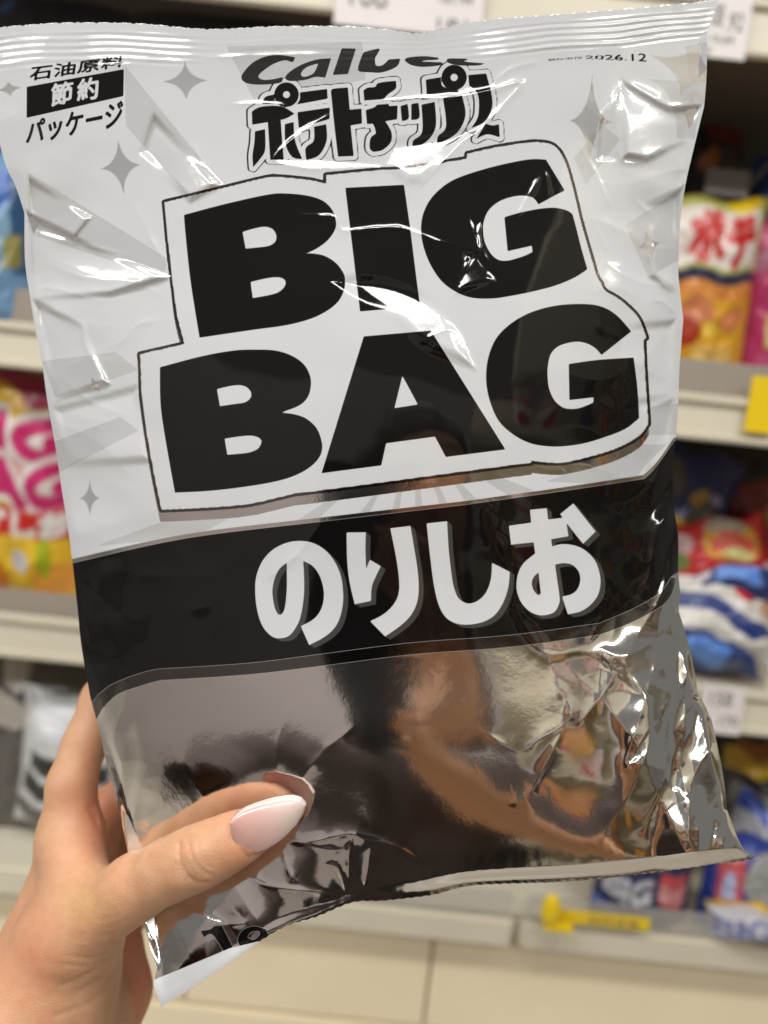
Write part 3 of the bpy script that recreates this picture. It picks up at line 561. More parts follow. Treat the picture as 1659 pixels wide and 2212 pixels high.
# corner notice
z1 = (0, 0, 1100 / 1659); q1 = lambda *p: [((z1[0] + x * z1[2]) * .54004, (z1[1] + y * z1[2]) * .54004) for x, y in p]
line1 = D(type_in('石油原料', *q1((188, 402), (752, 334), (742, 402), (176, 490)))) + 1.0
plaq = D(np.array(q1((164, 526), (745, 420), (742, 578), (163, 708)))) + 1
line2 = D(type_in('節', *q1((312, 510), (440, 488), (432, 612), (308, 646)))) + 1.3; line2 = np.maximum(line2, D(type_in('約', *q1((470, 482), (592, 462), (590, 592), (466, 610)))) + 1.3)
line3 = D(type_in('パッケージ', *q1((165, 735), (742, 605), (735, 765), (158, 872)))) + 1.5
z3 = (2000, 0, 1072 / 1659); q3 = lambda *p: [((z3[0] + x * z3[2]) * .54004, (z3[1] + y * z3[2]) * .54004) for x, y in p]
date = np.maximum(D(type_in('2026.12', *q3((528, 346), (906, 330), (908, 382), (530, 364)))) + .55, D(type_in('賞味期限', *q3((295, 366), (510, 350), (512, 364), (297, 380)))) + .2)
z66 = (300, 2500, 1600 / 1659)
wt = np.maximum(shape(z66, '520,1268c 560,1262 575,1248c 610,1246c 655,1335c 622,1365c 570,1285 535,1296c'), np.maximum(shape(z66, '672,1310c 690,1270 740,1248 792,1262c 800,1300 740,1330 690,1345c'), -14))
wt = sub(wt, shape(z66, '715,1295c 730,1275 760,1270 765,1285 740,1305'))
thru = D(path('2825,1425 2850,1435 2872,1470 2865,1500 2840,1480', 0, 0, 1.0))

black_d = np.max([np.max(black, 0), sub(title, -np.full_like(title, 14.)), line1, sub(plaq, line2), line3, date, wt, np.minimum(band, -white_l), thru], 0)
bare_d = np.max([bare_ring, t_out, -np.max([upper, band, white_l, half], 0)], 0)
bare_d = np.minimum(bare_d, -black_d)
ring_thin = np.minimum(dpl + 6.2, -dpl); ring_thin = np.maximum(ring_thin, t_out)
half_d = np.maximum(np.maximum(half, cal_d), ring_thin)
# grey rays and sparkles
rays = ['269,140c 394,294c 480,397c 401,419c 272,272c', '488,100c 782,90c 790,172c 552,222c', '1350,486c 1430,436c 1480,395c 1470,560c 1400,600c', '60,372c 365,560c 350,600c 80,510c', '202,1181c 358,1124c 521,1106c 423,1158c', '640,1125c 702,1085c 739,1073c 686,1122c', '771,1116c 808,1068c 821,1064c 796,1112c', '846,1104c 859,1057c 869,1056c 863,1102c', '897,1096c 897,1052c 907,1051c 913,1094c', '950,1090c 935,1049c 948,1047c 966,1087c', '1004,1081c 979,1043c 992,1040c 1032,1080c', '1100,1072c 1040,1034c 1080,1030c 1160,1062c', '100,960c 260,900c 300,930c 130,1020c', '1390,880c 1470,870c 1470,940c 1385,940c', '90,780c 250,760c 300,800c 120,860c', '1240,340c 1300,270c 1340,300c 1265,400c', '1480,100c 1530,90c 1525,220c 1500,240c', '1400,170c 1440,200 1460,260 1462,300c 1500,300c 1520,180c', '1360,1050c 1400,1000c 1440,960c 1380,960c 1180,1040c']
ray_d = np.max([D(pp(r)) for r in rays], 0)
def star(x, y, a, b, ang=0):
    c, s = math.cos(math.radians(ang)), math.sin(math.radians(ang)); u, v = ((PX - x) * c + (PY - y) * s), (-(PX - x) * s + (PY - y) * c)
    r = (np.abs(u) / a) ** .55 + (np.abs(v) / b) ** .55; return np.maximum((1 - r) * min(a, b) * .35, -14)
star_d = np.max([star(401, 175, 57, 48, -2), star(261, 360, 49, 66, -6), star(194, 1076, 25, 45), star(1276, 262, 50, 112, 2), star(20, 192, 36, 20, -8), star(1402, 530, 30, 44, -14), star(1490, 150, 110, 70, 20), star(205, 830, 14, 28, -30)], 0)
star_d = np.minimum(star_d, -np.maximum(plaq, title + 9)); ray_d = np.minimum(ray_d, -(dpl + 3)); ray_d = np.minimum(ray_d, -(title + 10))
whiteb = D(pp('318,2122c 374,2100c 495,2049c 556,2034c 640,2030c 400,2190c 318,2200c'))
bare_d = np.minimum(bare_d, -whiteb); black_d = np.minimum(black_d, -whiteb)

def film_mat():
    t = NT('printed metallised film')
    def fac(an, comp, lo=-.8, hi=.8):
        a = t.n('ShaderNodeAttribute', attribute_name=an); sp = t.n('ShaderNodeSeparateXYZ'); t.l(a.outputs['Vector'], sp.inputs[0])
        mr = t.n('ShaderNodeMapRange', interpolation_type='SMOOTHSTEP'); mr.inputs['From Min'].default_value = lo; mr.inputs['From Max'].default_value = hi
        t.l(sp.outputs[comp], mr.inputs['Value']); return mr.outputs[0]
    def math_(op, a, b):
        m = t.n('ShaderNodeMath', operation=op)
        for i, v in enumerate((a, b)):
            if isinstance(v, (int, float)): m.inputs[i].default_value = v
            else: t.l(v, m.inputs[i])
        return m.outputs[0]
    blk, bare, half = (fac('ink', i) for i in range(3)); ray, st, shd = (fac('tone', i, -1.2, 1.2) for i in range(3))
    ink = t.b; t.set(Roughness=.5, Coat_Weight=1.0, Coat_Roughness=.025, Coat_IOR=1.45, Specular_IOR_Level=0.0)
    mx = t.n('ShaderNodeMix', data_type='RGBA'); mx.inputs['A'].default_value = (.575, .58, .585, 1); mx.inputs['B'].default_value = (.0045, .004, .004, 1)
    rg = t.n('ShaderNodeMix', data_type='RGBA'); rg.inputs['A'].default_value = (.60, .612, .625, 1); rg.inputs['B'].default_value = (.535, .545, .555, 1); t.l(ray, rg.inputs['Factor']); t.l(rg.outputs['Result'], mx.inputs['A'])
    t.l(blk, mx.inputs['Factor']); sg = t.n('ShaderNodeMix', data_type='RGBA'); sg.inputs['B'].default_value = (.052, .050, .048, 1); t.l(shd, sg.inputs['Factor']); t.l(mx.outputs['Result'], sg.inputs['A']); t.l(sg.outputs['Result'], ink.inputs['Base Color'])
    met = t.n('ShaderNodeBsdfPrincipled'); t.set(met, Metallic=1.0, Roughness=.10, Coat_Weight=.5, Coat_Roughness=.02)
    mh = t.n('ShaderNodeMix', data_type='RGBA'); mh.inputs['A'].default_value = (.80, .765, .73, 1); mh.inputs['B'].default_value = (.14, .13, .125, 1)
    t.l(half, mh.inputs['Factor']); t.l(mh.outputs['Result'], met.inputs['Base Color'])
    f = math_('MAXIMUM', bare, half)
    notblk = math_('SUBTRACT', 1.0, blk)
    tone = math_('MAXIMUM', .07, math_('MAXIMUM', math_('MULTIPLY', ray, .20), math_('MULTIPLY', st, .62)))
    f = math_('ADD', math_('MULTIPLY', math_('MAXIMUM', f, tone), notblk), math_('MULTIPLY', blk, .010))
    ms = t.n('ShaderNodeMixShader'); t.l(f, ms.inputs[0]); t.l(ink.outputs[0], ms.inputs[1]); t.l(met.outputs[0], ms.inputs[2])
    t.l(ms.outputs[0], t.out.inputs['Surface'])
    nz = t.noise(130, 4, .6); bp = t.bump(nz.outputs['Fac'], .05, .0012); t.l(bp.outputs[0], met.inputs['Normal'])
    return t.m
M_FILM = film_mat()
bag = thing('snack_bag', 'large white, black and silver snack bag gripped upright by a hand', 'snack bag', tuple(cam2world(P3(900, 2000, .285))))
W3 = cam2world(P3(PX, PY, bag_z)).reshape(NTT, NS, 3)
lay = {'ink': np.clip(np.stack([black_d, bare_d, half_d], -1), -8, 8), 'tone': np.clip(np.stack([ray_d, star_d, np.minimum(shadow_l, -white_l)], -1), -8, 8)}
r_top, r_bot = int(.036 * NTT), int(.982 * NTT)
for nm, a, b in (('top_seal', 0, r_top + 1), ('front_film', r_top, r_bot + 1), ('bottom_seal', r_bot, NTT)):
    o = mesh_obj(nm, W3[a:b].reshape(-1, 3), grid_faces(NS, b - a, True), M_FILM, bag)
    for k_, v_ in lay.items(): attr(o, k_, v_.reshape(NTT, NS, 3)[a:b].reshape(-1, 3))
# back film, pillowed the other way
nb, mb = NS // 4, NTT // 4
si, ti = np.linspace(0, NS - 1, nb).astype(int), np.linspace(0, NTT - 1, mb).astype(int)
sub_ = np.ix_(ti, si); bS, bT = S[sub_], T[sub_]
zb = (ZB - bag_bulge(s_, t_)).reshape(S.shape)[sub_] + puff(bT) * 2.2 * (1 - np.abs(2 * bS - 1) ** 3) + .0008 + (vnoise(bS * 7, bT * 9, 71) * .004 + vnoise(bS * 19, bT * 22, 72) * .0015) * np.clip(4 * np.minimum(np.minimum(bS, 1 - bS), np.minimum(bT, 1 - bT)), 0, 1)
t = NT('silver film'); t.set(Base_Color=(.72, .71, .7), Metallic=.9, Roughness=.25); M_BACKF = t.m
mesh_obj('back_film', cam2world(P3(PQ[sub_][..., 0], PQ[sub_][..., 1], zb)).reshape(-1, 3), grid_faces(nb, mb), M_BACKF, bag)
# ------------------------------------------------------------------ the person: hand, arms, body
def surface_net(fn, lo, hi, h):
    lo, hi = np.array(lo, float), np.array(hi, float); n = np.ceil((hi - lo) / h).astype(int) + 1
    ax = [lo[i] + np.arange(n[i]) * h for i in range(3)]
    F = np.empty(n, np.float32)
    for i in range(0, n[0], 16):
        X, Y, Z = np.meshgrid(ax[0][i:i + 16], ax[1], ax[2], indexing='ij'); F[i:i + 16] = fn(X, Y, Z)
    ins = F < 0
    c = np.zeros(n - 1, int)
    for d in np.ndindex(2, 2, 2): c += ins[d[0]:n[0] - 1 + d[0], d[1]:n[1] - 1 + d[1], d[2]:n[2] - 1 + d[2]]
    act = np.argwhere((c > 0) & (c < 8)); idx = -np.ones(n - 1, int); idx[tuple(act.T)] = np.arange(len(act))
    acc = np.zeros((len(act), 3)); cnt = np.zeros(len(act))
    crn = [np.array(d) for d in np.ndindex(2, 2, 2)]
    for a in crn:
        for k in range(3):
            if a[k]: continue
            b = a.copy(); b[k] = 1
            fa, fb = F[tuple((act + a).T)], F[tuple((act + b).T)]; m = (fa < 0) != (fb < 0)
            tt = np.where(m, fa / np.where(m, fa - fb, 1), 0)
            p = np.repeat(a[None].astype(float), len(act), 0); p[:, k] += tt
            acc[m] += p[m]; cnt[m] += 1
    V = lo + (act + acc / cnt[:, None]) * h
    faces = []
    for k in range(3):
        u, v = (k + 1) % 3, (k + 2) % 3
        sl0 = [slice(None)] * 3; sl1 = [slice(None)] * 3; sl0[k] = slice(0, -1); sl1[k] = slice(1, None)
        A, B = ins[tuple(sl0)], ins[tuple(sl1)]
        e = np.argwhere(A != B); e = e[(e[:, u] > 0) & (e[:, v] > 0) & (e[:, u] < n[u] - 1) & (e[:, v] < n[v] - 1)]
        q = []
        for du, dv in ((0, 0), (1, 0), (1, 1), (0, 1)):
            g = e.copy(); g[:, u] -= du; g[:, v] -= dv; q.append(idx[tuple(g.T)])
        q = np.stack(q, -1); fl = ~A[tuple(e.T)]
        q[fl] = q[fl][:, ::-1]; faces.append(q)
    return V, np.concatenate(faces)
def smin(a, b, k):
    h = np.clip(.5 + .5 * (b - a) / k, 0, 1); return b + (a - b) * h - k * h * (1 - h)
def cone(X, Y, Z, a, b, ra, rb):
    u = b - a; L = float(u @ u) + 1e-12
    t = np.clip(((X - a[0]) * u[0] + (Y - a[1]) * u[1] + (Z - a[2]) * u[2]) / L, 0, 1)
    return np.sqrt((X - a[0] - t * u[0]) ** 2 + (Y - a[1] - t * u[1]) ** 2 + (Z - a[2] - t * u[2]) ** 2) - (ra + (rb - ra) * t)
def chain_sdf(chains):
    """chains: (blend, [(point, radius), ...])"""
    def fn(X, Y, Z):
        d = np.full(X.shape, 9.0)
        for k, pts in chains:
            dc = np.full(X.shape, 9.0)
            for (a, ra), (b, rb) in zip(pts, pts[1:]): dc = smin(dc, cone(X, Y, Z, a, b, ra, rb), .004)
            d = smin(d, dc, k)
        return d
    return fn
zq = 1458.0
ZH = .0200
def hp(zx, zy, z, r):          # measured on a close view of the hand; r in the same steps
    px, py = zx * .4557, zq + zy * .4557; z = z + ZH
    return (P3(px, py, z).astype(float), r * .4557 * z / FPX)
thumb = [hp(400, 1180, .270, 170), hp(640, 1008, .2615, 152), hp(800, 925, .2555, 141), hp(905, 878, .2515, 143), hp(1000, 836, .2490, 137), hp(1110, 782, .2475, 124), hp(1215, 735, .2472, 100), hp(1290, 705, .2476, 74)]
chains = [
    (.010, thumb),
    (.012, [hp(330, 1250, .280, 255), hp(265, 1440, .283, 290), hp(170, 1700, .284, 320)]),
    (.010, [hp(250, 1240, .300, 230), hp(330, 1000, .305, 190), hp(335, 780, .302, 135)]),           # web and knuckle ridge
    (.008, [hp(330, 800, .300, 128), hp(338, 520, .302, 112), hp(400, 330, .310, 100), hp(480, 110, .322, 92), hp(640, -120, .334, 84), hp(760, -240, .336, 70)]),   # index finger, goes behind the bag
    (.012, [hp(420, 1040, .276, 120), hp(360, 900, .286, 120), hp(340, 780, .296, 110)]),             # skin between thumb and index
    (.006, [hp(360, 900, .330, 130), hp(520, 640, .348, 104), hp(760, 420, .352, 92), hp(980, 330, .350, 78), hp(1080, 320, .348, 64)]),
    (.006, [hp(380, 1060, .340, 130), hp(560, 860, .356, 100), hp(820, 700, .358, 90), hp(1040, 650, .354, 76), hp(1130, 650, .352, 62)]),
    (.006, [hp(420, 1230, .340, 130), hp(620, 1110, .354, 90), hp(820, 1000, .356, 78), hp(980, 960, .354, 66), hp(1050, 960, .352, 54)]),
    (.014, [hp(380, 1000, .325, 150), hp(430, 1280, .328, 200), hp(380, 1500, .318, 260), hp(220, 1750, .30, 300)]),      # palm behind the bag
    (.010, [hp(560, 1330, .325, 110), hp(560, 1500, .318, 150), hp(420, 1750, .305, 200)]),
]
# forearm to elbow, in world then camera space
w2c = lambda p: (np.array(p, float) - CAMP) @ CAMR
wr = hp(150, 1740, .286, 300)
elbow = w2c((-.27, -.04, CAM_H - .29))
mid = wr[0] * .6 + elbow * .4
chains.append((.02, [wr, (mid, .040), (wr[0] * .2 + elbow * .8, .046)]))
fh = chain_sdf(chains)
def fn_hand(X, Y, Z):
    return fh(X, Y, Z)
allp = np.array([p for _, c in chains[:-1] for p, _ in c])
HV, HF = surface_net(fn_hand, (-.27, -.38, -.415), (.03, .035, -.226), .0020)
# relax, then split every face in four
def relax(V, F, it, f=.5):
    e = np.concatenate([F[:, [0, 1]], F[:, [1, 2]], F[:, [2, 3]], F[:, [3, 0]]])
    for _ in range(it):
        s = np.zeros_like(V); c = np.zeros(len(V)); np.add.at(s, e[:, 0], V[e[:, 1]]); np.add.at(s, e[:, 1], V[e[:, 0]])
        np.add.at(c, e[:, 0], 1); np.add.at(c, e[:, 1], 1); V = V + f * (s / np.maximum(c, 1)[:, None] - V)
    return V
def quad_split(V, F):
    n = len(V); e = np.sort(np.concatenate([F[:, [0, 1]], F[:, [1, 2]], F[:, [2, 3]], F[:, [3, 0]]]), 1)
    key = e[:, 0].astype(np.int64) * n + e[:, 1]; uq, inv = np.unique(key, return_inverse=True); inv = inv.ravel()
    em = (V[uq // n] + V[uq % n]) / 2; fc = V[F].mean(1); m = len(F); i = n + inv.reshape(4, m); c = n + len(uq) + np.arange(m)
    NF = np.concatenate([np.stack([F[:, k], i[k], c, i[(k + 3) % 4]], -1) for k in range(4)])
    return np.concatenate([V, em, fc]), NF
HV = relax(HV, HF, 6); HV, HF = quad_split(HV, HF); HV = relax(HV, HF, 4)
def vnormals(V, F):
    nn = np.cross(V[F[:, 2]] - V[F[:, 0]], V[F[:, 3]] - V[F[:, 1]]); N = np.zeros_like(V)
    for k in range(4): np.add.at(N, F[:, k], nn)
    return N / (np.linalg.norm(N, axis=1)[:, None] + 1e-12)
HN = vnormals(HV, HF)
hx = (HV[:, 0] / -HV[:, 2] * FPX + CX) / .4557; hy = (-HV[:, 1] / -HV[:, 2] * FPX + CY - zq) / .4557; hz = -HV[:, 2]
front = (HN[:, 2] > .05) & (hz < .30 + ZH)
disp = np.zeros(len(HV))
def groove(s, amp, wd):
    global disp
    pts = np.array([[float(v) for v in q.split(',')] for q in s.split()]); d = ldist(pts, hx, hy, wd * 4)
    disp = disp - np.where(front, amp * np.exp(-(d / wd) ** 2), 0)
for q, a, wd in (('850,800 848,850 862,910 890,955 935,985 985,988', .0007, 8), ('890,770 905,830 930,890 965,930 1000,950', .0004, 7), ('940,800 950,850 985,900 1010,915', .0004, 6), ('830,880 850,940 885,975', .0003, 6), ('965,830 985,870 1010,890', .0002, 5),
                 ('1085,690 1100,770 1140,825 1175,865 1270,838', .0005, 9), ('640,1240 560,1330 420,1420 300,1470', .0004, 14), ('610,1330 520,1420 380,1500', .0003, 12), ('560,1450 420,1560 260,1620', .0003, 14), ('300,1330 420,1345 520,1320 600,1270', .00022, 8), ('290,1370 420,1385 540,1350', .0002, 8), ('430,640 480,720 560,800 610,835', .0006, 16)):
    groove(q, a, wd)
for i in range(26):                                   # fine cross lines on the thumb base
    y0 = 1090 + i * 16; x0 = 330 + (i * 37) % 60
    groove(f'{x0},{y0} {x0 + 120},{y0 + 8} {x0 + 230},{y0 - 22}', .00010, 4)
disp += .00022 * vnoise(hx / 60, hy / 60, 91) * front + .0008 * np.exp(-(((hx - 930) / 70) ** 2 + ((hy - 850) / 60) ** 2)) * front
HV = HV + HN * disp[:, None]
red = np.clip(.12 + 1.0 * np.exp(-(((hx - 470) / 110) ** 2 + ((hy - 640) / 190) ** 2)) + .5 * np.exp(-(((hx - 1200) / 150) ** 2 + ((hy - 850) / 90) ** 2)) + .35 * np.exp(-(((hx - 120) / 200) ** 2 + ((hy - 1300) / 260) ** 2)) + .8 * (hz > .305 + ZH) * (hy > 1150) + .4 * np.exp(-(((hx - 1000) / 160) ** 2 + ((hy - 640) / 60) ** 2)) + .3 * vnoise(hx / 130, hy / 130, 95), 0, 1)
tan_ = np.clip(.8 * np.exp(-(((hx - 390) / 130) ** 2 + ((hy - 1090) / 100) ** 2)) + .3 * vnoise(hx / 200, hy / 200, 97), 0, 1)

# the rest of the body stands behind the lens
BX, BY = .05, -.42
pt = lambda x, y, z, r: (np.array((x + BX, y + BY, z)), r)
bod = [
    (.04, [pt(0, 0, .88, .135), pt(0, .0, 1.02, .115), pt(0, .0, 1.16, .125)]), (.05, [pt(-.09, 0, 1.13, .10), pt(.09, 0, 1.13, .10)]), (.05, [pt(-.12, 0, 1.20, .062), pt(.12, 0, 1.20, .062)]),
    (.03, [pt(0, .0, 1.22, .052), pt(0, .02, 1.33, .048)]),
    (.02, [pt(0, .03, 1.36, .070), pt(0, .015, 1.43, .082)]), (.02, [pt(0, .045, 1.335, .052), pt(0, .05, 1.40, .062)]),
    (.006, [pt(0, .106, 1.41, .010), pt(0, .126, 1.375, .013)]), (.006, [pt(-.02, .108, 1.348, .008), pt(.02, .108, 1.348, .008)]),
    (.03, [pt(-.08, 0, .85, .10), pt(-.09, .01, .48, .065), pt(-.09, 0, .09, .042)]), (.03, [pt(.08, 0, .85, .10), pt(.09, .01, .48, .065), pt(.09, 0, .09, .042)]),
    (.02, [pt(-.09, -.03, .05, .04), pt(-.09, .12, .035, .032)]), (.02, [pt(.09, -.03, .05, .04), pt(.09, .12, .035, .032)]),
    (.03, [(np.array((-.15 + BX, BY, 1.19)), .052), (np.array((-.27, -.06, CAM_H - .285)), .044), (cam2world(wr[0] * .3 + elbow * .7), .040)]),
    (.03, [(np.array((.15 + BX, BY, 1.19)), .052), (np.array((.30, -.22, CAM_H - .34)), .046), (np.array((.10, -.09, CAM_H - .19)), .030), (np.array((.055, -.045, CAM_H - .13)), .032)]),
]
for i, (dx, dz) in enumerate(((.0, .05), (.004, .025), (.006, .0), (.004, -.022))):      # the other hand's fingers round the phone
    bod.append((.008, [(np.array((.05, -.03, CAM_H - .12 + dz * .6)), .014), (np.array((.03 + dx, -.004, CAM_H - .10 + dz)), .009), (np.array((.0 + dx, .000, CAM_H - .09 + dz)), .0075)]))
bod.append((.008, [(np.array((.05, -.045, CAM_H - .12)), .015), (np.array((.022, -.038, CAM_H - .085)), .011), (np.array((-.01, -.032, CAM_H - .065)), .009)]))
fb = chain_sdf(bod)
BV, BF = surface_net(fb, (-.45, -.68, -.02), (.55, .03, 1.56), .011)
BV = relax(BV, BF, 3, .4)
def skin_mat():
    t = NT('skin'); r = t.n('ShaderNodeAttribute', attribute_name='flush'); tn = t.n('ShaderNodeAttribute', attribute_name='tan')
    a = t.n('ShaderNodeMix', data_type='RGBA'); a.inputs['A'].default_value = (.60, .365, .215, 1); a.inputs['B'].default_value = (.64, .265, .155, 1); t.l(r.outputs['Fac'], a.inputs['Factor'])
    b = t.n('ShaderNodeMix', data_type='RGBA'); b.inputs['B'].default_value = (.60, .37, .175, 1); t.l(a.outputs['Result'], b.inputs['A']); t.l(tn.outputs['Fac'], b.inputs['Factor'])
    nz = t.noise(160, 5, .6); hv = t.n('ShaderNodeMix', data_type='RGBA', blend_type='MULTIPLY'); mr = t.n('ShaderNodeMapRange'); mr.inputs['From Min'].default_value = .3; mr.inputs['From Max'].default_value = .7; mr.inputs['To Min'].default_value = 0; mr.inputs['To Max'].default_value = .8
    t.l(nz.outputs['Fac'], mr.inputs['Value']); t.l(mr.outputs[0], hv.inputs['Factor']); t.l(b.outputs['Result'], hv.inputs['A']); hv.inputs['B'].default_value = (.93, .80, .76, 1)
    t.l(hv.outputs['Result'], t.b.inputs['Base Color'])
    t.set(Roughness=.48, Subsurface_Weight=.25, Subsurface_Scale=.004, Specular_IOR_Level=.35)
    t.b.inputs['Subsurface Radius'].default_value = (1.0, .35, .18)
    tc = t.n('ShaderNodeTexCoord'); vo = t.n('ShaderNodeTexVoronoi', feature='DISTANCE_TO_EDGE'); vo.inputs['Scale'].default_value = 900; t.l(tc.outputs['Object'], vo.inputs['Vector'])
    t.bump(vo.outputs['Distance'], .28, .0006)
    return t.m
M_SKIN = skin_mat()
person = thing('person', 'person in a dark brown top whose left hand grips the snack bag', 'person', (BX, BY, 0))
V = np.concatenate([cam2world(HV), BV]); F = np.concatenate([HF, BF + len(HV)])
o = mesh_obj('body', V, F, M_SKIN, person)
attr(o, 'flush', np.r_[red, np.full(len(BV), .2)]); attr(o, 'tan', np.r_[tan_, np.full(len(BV), .2)])
# clothes and hair
M_TOP = plain('dark brown knit', (.055, .040, .036), .9); M_TRO = plain('dark trousers', (.02, .02, .024), .9); M_HAIR = plain('dark hair', (.018, .011, .008), .4); M_SHOE = plain('white shoes', (.6, .6, .58), .5)
top = [(.06, [pt(0, 0, .84, .165), pt(0, 0, 1.02, .14), pt(0, 0, 1.16, .142)]), (.05, [pt(-.10, 0, 1.13, .11), pt(.10, 0, 1.13, .11)]), (.05, [pt(-.13, 0, 1.195, .076), pt(.13, 0, 1.195, .076)]), (.02, [pt(0, 0, 1.23, .066), pt(0, .008, 1.262, .064)]),
       (.03, [(np.array((-.15 + BX, BY, 1.185)), .078), (np.array((-.275, -.06, CAM_H - .29)), .066), (cam2world(wr[0] * .42 + elbow * .58), .056)]), (.03, [(np.array((.15 + BX, BY, 1.185)), .078), (np.array((.26, -.31, CAM_H - .28)), .070)])]
TV, TF = surface_net(chain_sdf(top), (-.55, -.72, .6), (.65, .08, 1.36), .012); TV = relax(TV, TF, 2, .4); TN = vnormals(TV, TF)
TV = TV + TN * (vnoise(TV[:, 0] * 16 + 5, TV[:, 2] * 11 + TV[:, 1] * 9, 5) * .012)[:, None]
mesh_obj('top', TV, TF, M_TOP, person)
tro = [(.03, [pt(-.08, 0, .88, .125), pt(-.09, .01, .48, .088), pt(-.09, 0, .11, .068)]), (.03, [pt(.08, 0, .88, .125), pt(.09, .01, .48, .088), pt(.09, 0, .11, .068)])]
TV, TF = surface_net(chain_sdf(tro), (-.2, -.72, .0), (.55, -.25, 1.05), .016); mesh_obj('trousers', TV, TF, M_TRO, person)
for sx in (-.09, .09):
    TV, TF = surface_net(chain_sdf([(.02, [pt(sx, -.04, .05, .048), pt(sx, .13, .042, .042)])]), (sx - .1 + BX, BY - .15, -.01), (sx + .1 + BX, BY + .25, .14), .012); mesh_obj('shoe', TV, TF, M_SHOE, person)
hair = [(.02, [pt(0, -.005, 1.445, .094), pt(0, -.035, 1.40, .088)]), (.02, [pt(-.062, -.02, 1.42, .042), pt(-.080, -.01, 1.33, .022)]), (.02, [pt(.062, -.02, 1.42, .042), pt(.080, -.01, 1.33, .022)]), (.03, [pt(0, -.06, 1.38, .07), pt(0, -.085, 1.16, .05)])]
TV, TF = surface_net(chain_sdf(hair), (-.1, -.72, 1.0), (.45, -.2, 1.6), .010); mesh_obj('hair', TV, TF, M_HAIR, person)
M_EYE = plain('eye white', (.6, .58, .55), .2); M_IRIS = plain('dark iris', (.02, .012, .01), .2)
for sx in (-.031, .031):
    for nm, mt, r, dy in (('eye', M_EYE, .0125, .092), ('iris', M_IRIS, .0075, .0985)):
        bm = bmesh.new(); bmesh.ops.create_uvsphere(bm, u_segments=16, v_segments=10, radius=r)
        me = bpy.data.meshes.new(nm); bm.to_mesh(me); bm.free(); me.materials.append(mt); q = link(nm, me, person); q.location = (sx, dy + .012, 1.415)
    TV, TF = surface_net(chain_sdf([(.004, [pt(sx * .5, .118, 1.44, .0035), pt(sx * 1.45, .108, 1.442, .003)])]), (sx - .05 + BX, BY + .05, 1.40), (sx + .05 + BX, BY + .16, 1.47), .003); mesh_obj('eyebrow', TV, TF, M_HAIR, person)
TV, TF = surface_net(chain_sdf([(.004, [pt(-.018, .121, 1.348, .005), pt(0, .126, 1.348, .007), pt(.018, .121, 1.348, .005)])]), (-.05 + BX, BY + .05, 1.32), (.05 + BX, BY + .16, 1.38), .003); mesh_obj('lips', TV, TF, plain('lips', (.42, .13, .11), .35), person)
# thumb nail: long almond, pink with a milky tip
nu, nv = 41, 49
vv, uu = np.meshgrid(np.linspace(-1, 1, nu), np.linspace(0, 1, nv))
top_e = resample(np.array([[float(v) for v in q.split(',')] for q in '1088,700 1102,672 1130,645 1165,625 1210,607 1255,592 1300,580 1345,572 1390,569 1425,578 1446,600 1452,615'.split()]), nv)
bot_e = resample(np.array([[float(v) for v in q.split(',')] for q in '1088,700 1092,745 1105,785 1125,818 1150,845 1172,856 1215,846 1265,828 1315,798 1360,760 1405,712 1438,660 1452,615'.split()]), nv)
tq = ((vv + 1) / 2)[..., None]; nq = top_e[:, None] * (1 - tq) + bot_e[:, None] * tq
arch = np.sqrt(np.clip(1 - (vv * .93) ** 2, 0, 1)); ln = np.sin(np.clip(uu, 0, 1) * math.pi) ** .35
zn = ZH + .2372 - .0014 * np.sin(uu * math.pi * .9) + uu ** 1.5 * .0080 + (1 - arch) * .0046 * ln - .0
nW = cam2world(P3(nq[..., 0] * .4557, zq + nq[..., 1] * .4557, zn)).reshape(-1, 3)
t = NT('gel nail'); a = t.n('ShaderNodeAttribute', attribute_name='along'); cr_ = t.n('ShaderNodeValToRGB')
e = cr_.color_ramp.elements; e[0].position = .03; e[0].color = (.64, .36, .31, 1); e[1].position = .85; e[1].color = (.72, .57, .51, 1)
e2 = cr_.color_ramp.elements.new(.40); e2.color = (.68, .43, .38, 1)
t.l(a.outputs['Fac'], cr_.inputs[0]); t.l(cr_.outputs[0], t.b.inputs['Base Color']); t.set(Roughness=.25, Coat_Weight=1.0, Coat_Roughness=.04, Subsurface_Weight=.15, Subsurface_Scale=.002)
nv_back = nW + (CAMR @ np.array([0, 0, -1.0])) * .0009
nF = grid_faces(nu, nv, True); nB = grid_faces(nu, nv) + nu * nv
rim = []
bd = list(range(nu)) + [r * nu + nu - 1 for r in range(1, nv)] + [(nv - 1) * nu + c_ for c_ in range(nu - 2, -1, -1)] + [r * nu for r in range(nv - 2, 0, -1)]
for i in range(len(bd)): rim.append((bd[i], bd[(i + 1) % len(bd)], bd[(i + 1) % len(bd)] + nu * nv, bd[i] + nu * nv))
o = mesh_obj('fingernail', np.concatenate([nW, nv_back]), np.concatenate([nF, nB, np.array(rim)]), t.m, person)
along = np.clip((nq[..., 0] - 1095) / 350 - (nq[..., 1] - 720) / 900, 0, 1).ravel(); attr(o, 'along', np.r_[along, along])

# phone that takes the picture, held in the other hand
M_PH = plain('black phone', (.02, .02, .022), .2)
ph = thing('phone', 'black phone in the other hand of the person, facing the snack bag', 'phone', (-.02, -.018, CAM_H - .06))
box('phone_body', -.062, .014, -.022, -.013, CAM_H - .135, CAM_H + .016, M_PH, ph, .003)

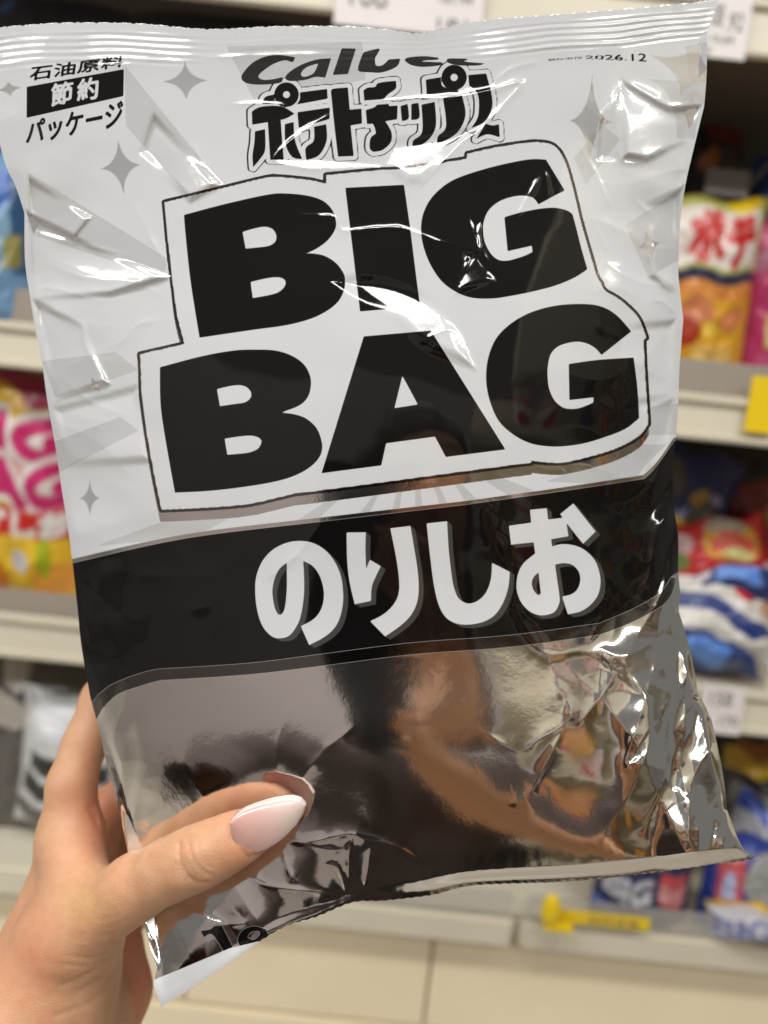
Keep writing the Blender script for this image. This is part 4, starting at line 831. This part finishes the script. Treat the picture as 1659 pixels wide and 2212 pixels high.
# ------------------------------------------------------------------ opposite side of the aisle (mirrored in the silver film)
shelf2 = thing('wall_display', 'cream snack display across the aisle, mirrored in the silver film', 'shelf', (0, -1.5, 0))
for zt in (.25, .62, .98, 1.34, 1.72):
    box('shelf_board', .33, 5, -1.9, -1.46, zt - .03, zt, M_SHELF, shelf2, .003)
    box('price_rail', .33, 5, -1.459, -1.447, zt - .035, zt + .02, M_RAIL, shelf2, .003)
box('added_header', .6, 5, -1.6, -1.46, 1.98, 2.7, M_SHELF, shelf2, .003)  # unseen panel, added so folds on the right of the film mirror cream
box('back_panel', .33, 5, -1.93, -1.90, 0.02, 2.0, M_SHELF, shelf2, 0)
t = NT('mauve grey pillar'); t.set(Base_Color=(.50, .455, .45), Roughness=.5)  # unseen column, invented so the silver film mirrors a mauve grey area
pl = box('added_pillar', -2.2, .32, -1.50, -1.30, 0.002, 1.86, t.m, None, .01); tag(pl, 'broad mauve grey column, unseen, added across the aisle for its reflection in the silver film', 'added_pillar')
rnd = random.Random(5)
names = [('yellow', YEL), ('orange', ORG), ('red', RED), ('navy', NAVY), ('teal green', (.03, .22, .2)), ('pink', PINK), ('white', WH), ('pale blue', BLU), ('black', BLK)]
proto = {}
def far_pack(x, z, ci, level):
    nm, c = names[ci]
    h_, w_ = .25, .19; nu, nv = 15, 19
    lb = f'{nm} snack pack across the aisle, seen only in the mirror film'
    t = thing('snack_pack', lb, 'snack pack', (x, -1.55, z), 'packs across the aisle')
    if ci not in proto:
        u, v = np.meshgrid(np.linspace(-1, 1, nu), np.linspace(-1, 1, nv)); b = (1 - np.abs(u) ** 2.5) * (1 - np.abs(v) ** 3)
        for nm2, sg in (('front_film', 1), ('back_film', -1)):
            ver = np.stack([u * w_ / 2, sg * (b * .04 + .0008), v * h_ / 2 + h_ / 2], -1).reshape(-1, 3) + np.array(t.location)
            q = mesh_obj(nm2, ver, grid_faces(nu, nv, sg > 0), M_PACK, t)
            c2 = names[(ci * 4 + 5) % 9][1]; cm = np.broadcast_to(np.array(c), (nu * nv, 3)).copy()
            m = (np.hypot(u.ravel() / .7, (v.ravel() + .35) / .4) < 1) | (np.abs(v.ravel() - .5) < .12); cm[m] = c2; attr(q, 'print_colour', cm)
            proto.setdefault(ci, []).append(q)
    else:
        for q in proto[ci]: d = q.copy(); COL.objects.link(d); d.parent = t
for lv, zt in enumerate((.62, .98, 1.34, 1.72)):
    for k in range(12):
        if (k * 7 + lv * 5) % 5 < 2: continue
        far_pack(.50 + k * .225, zt + .001, (0, 8, 1, 0, 6, 3, 0, 2, 6)[(k * 5 + lv * 4) % 9], lv)
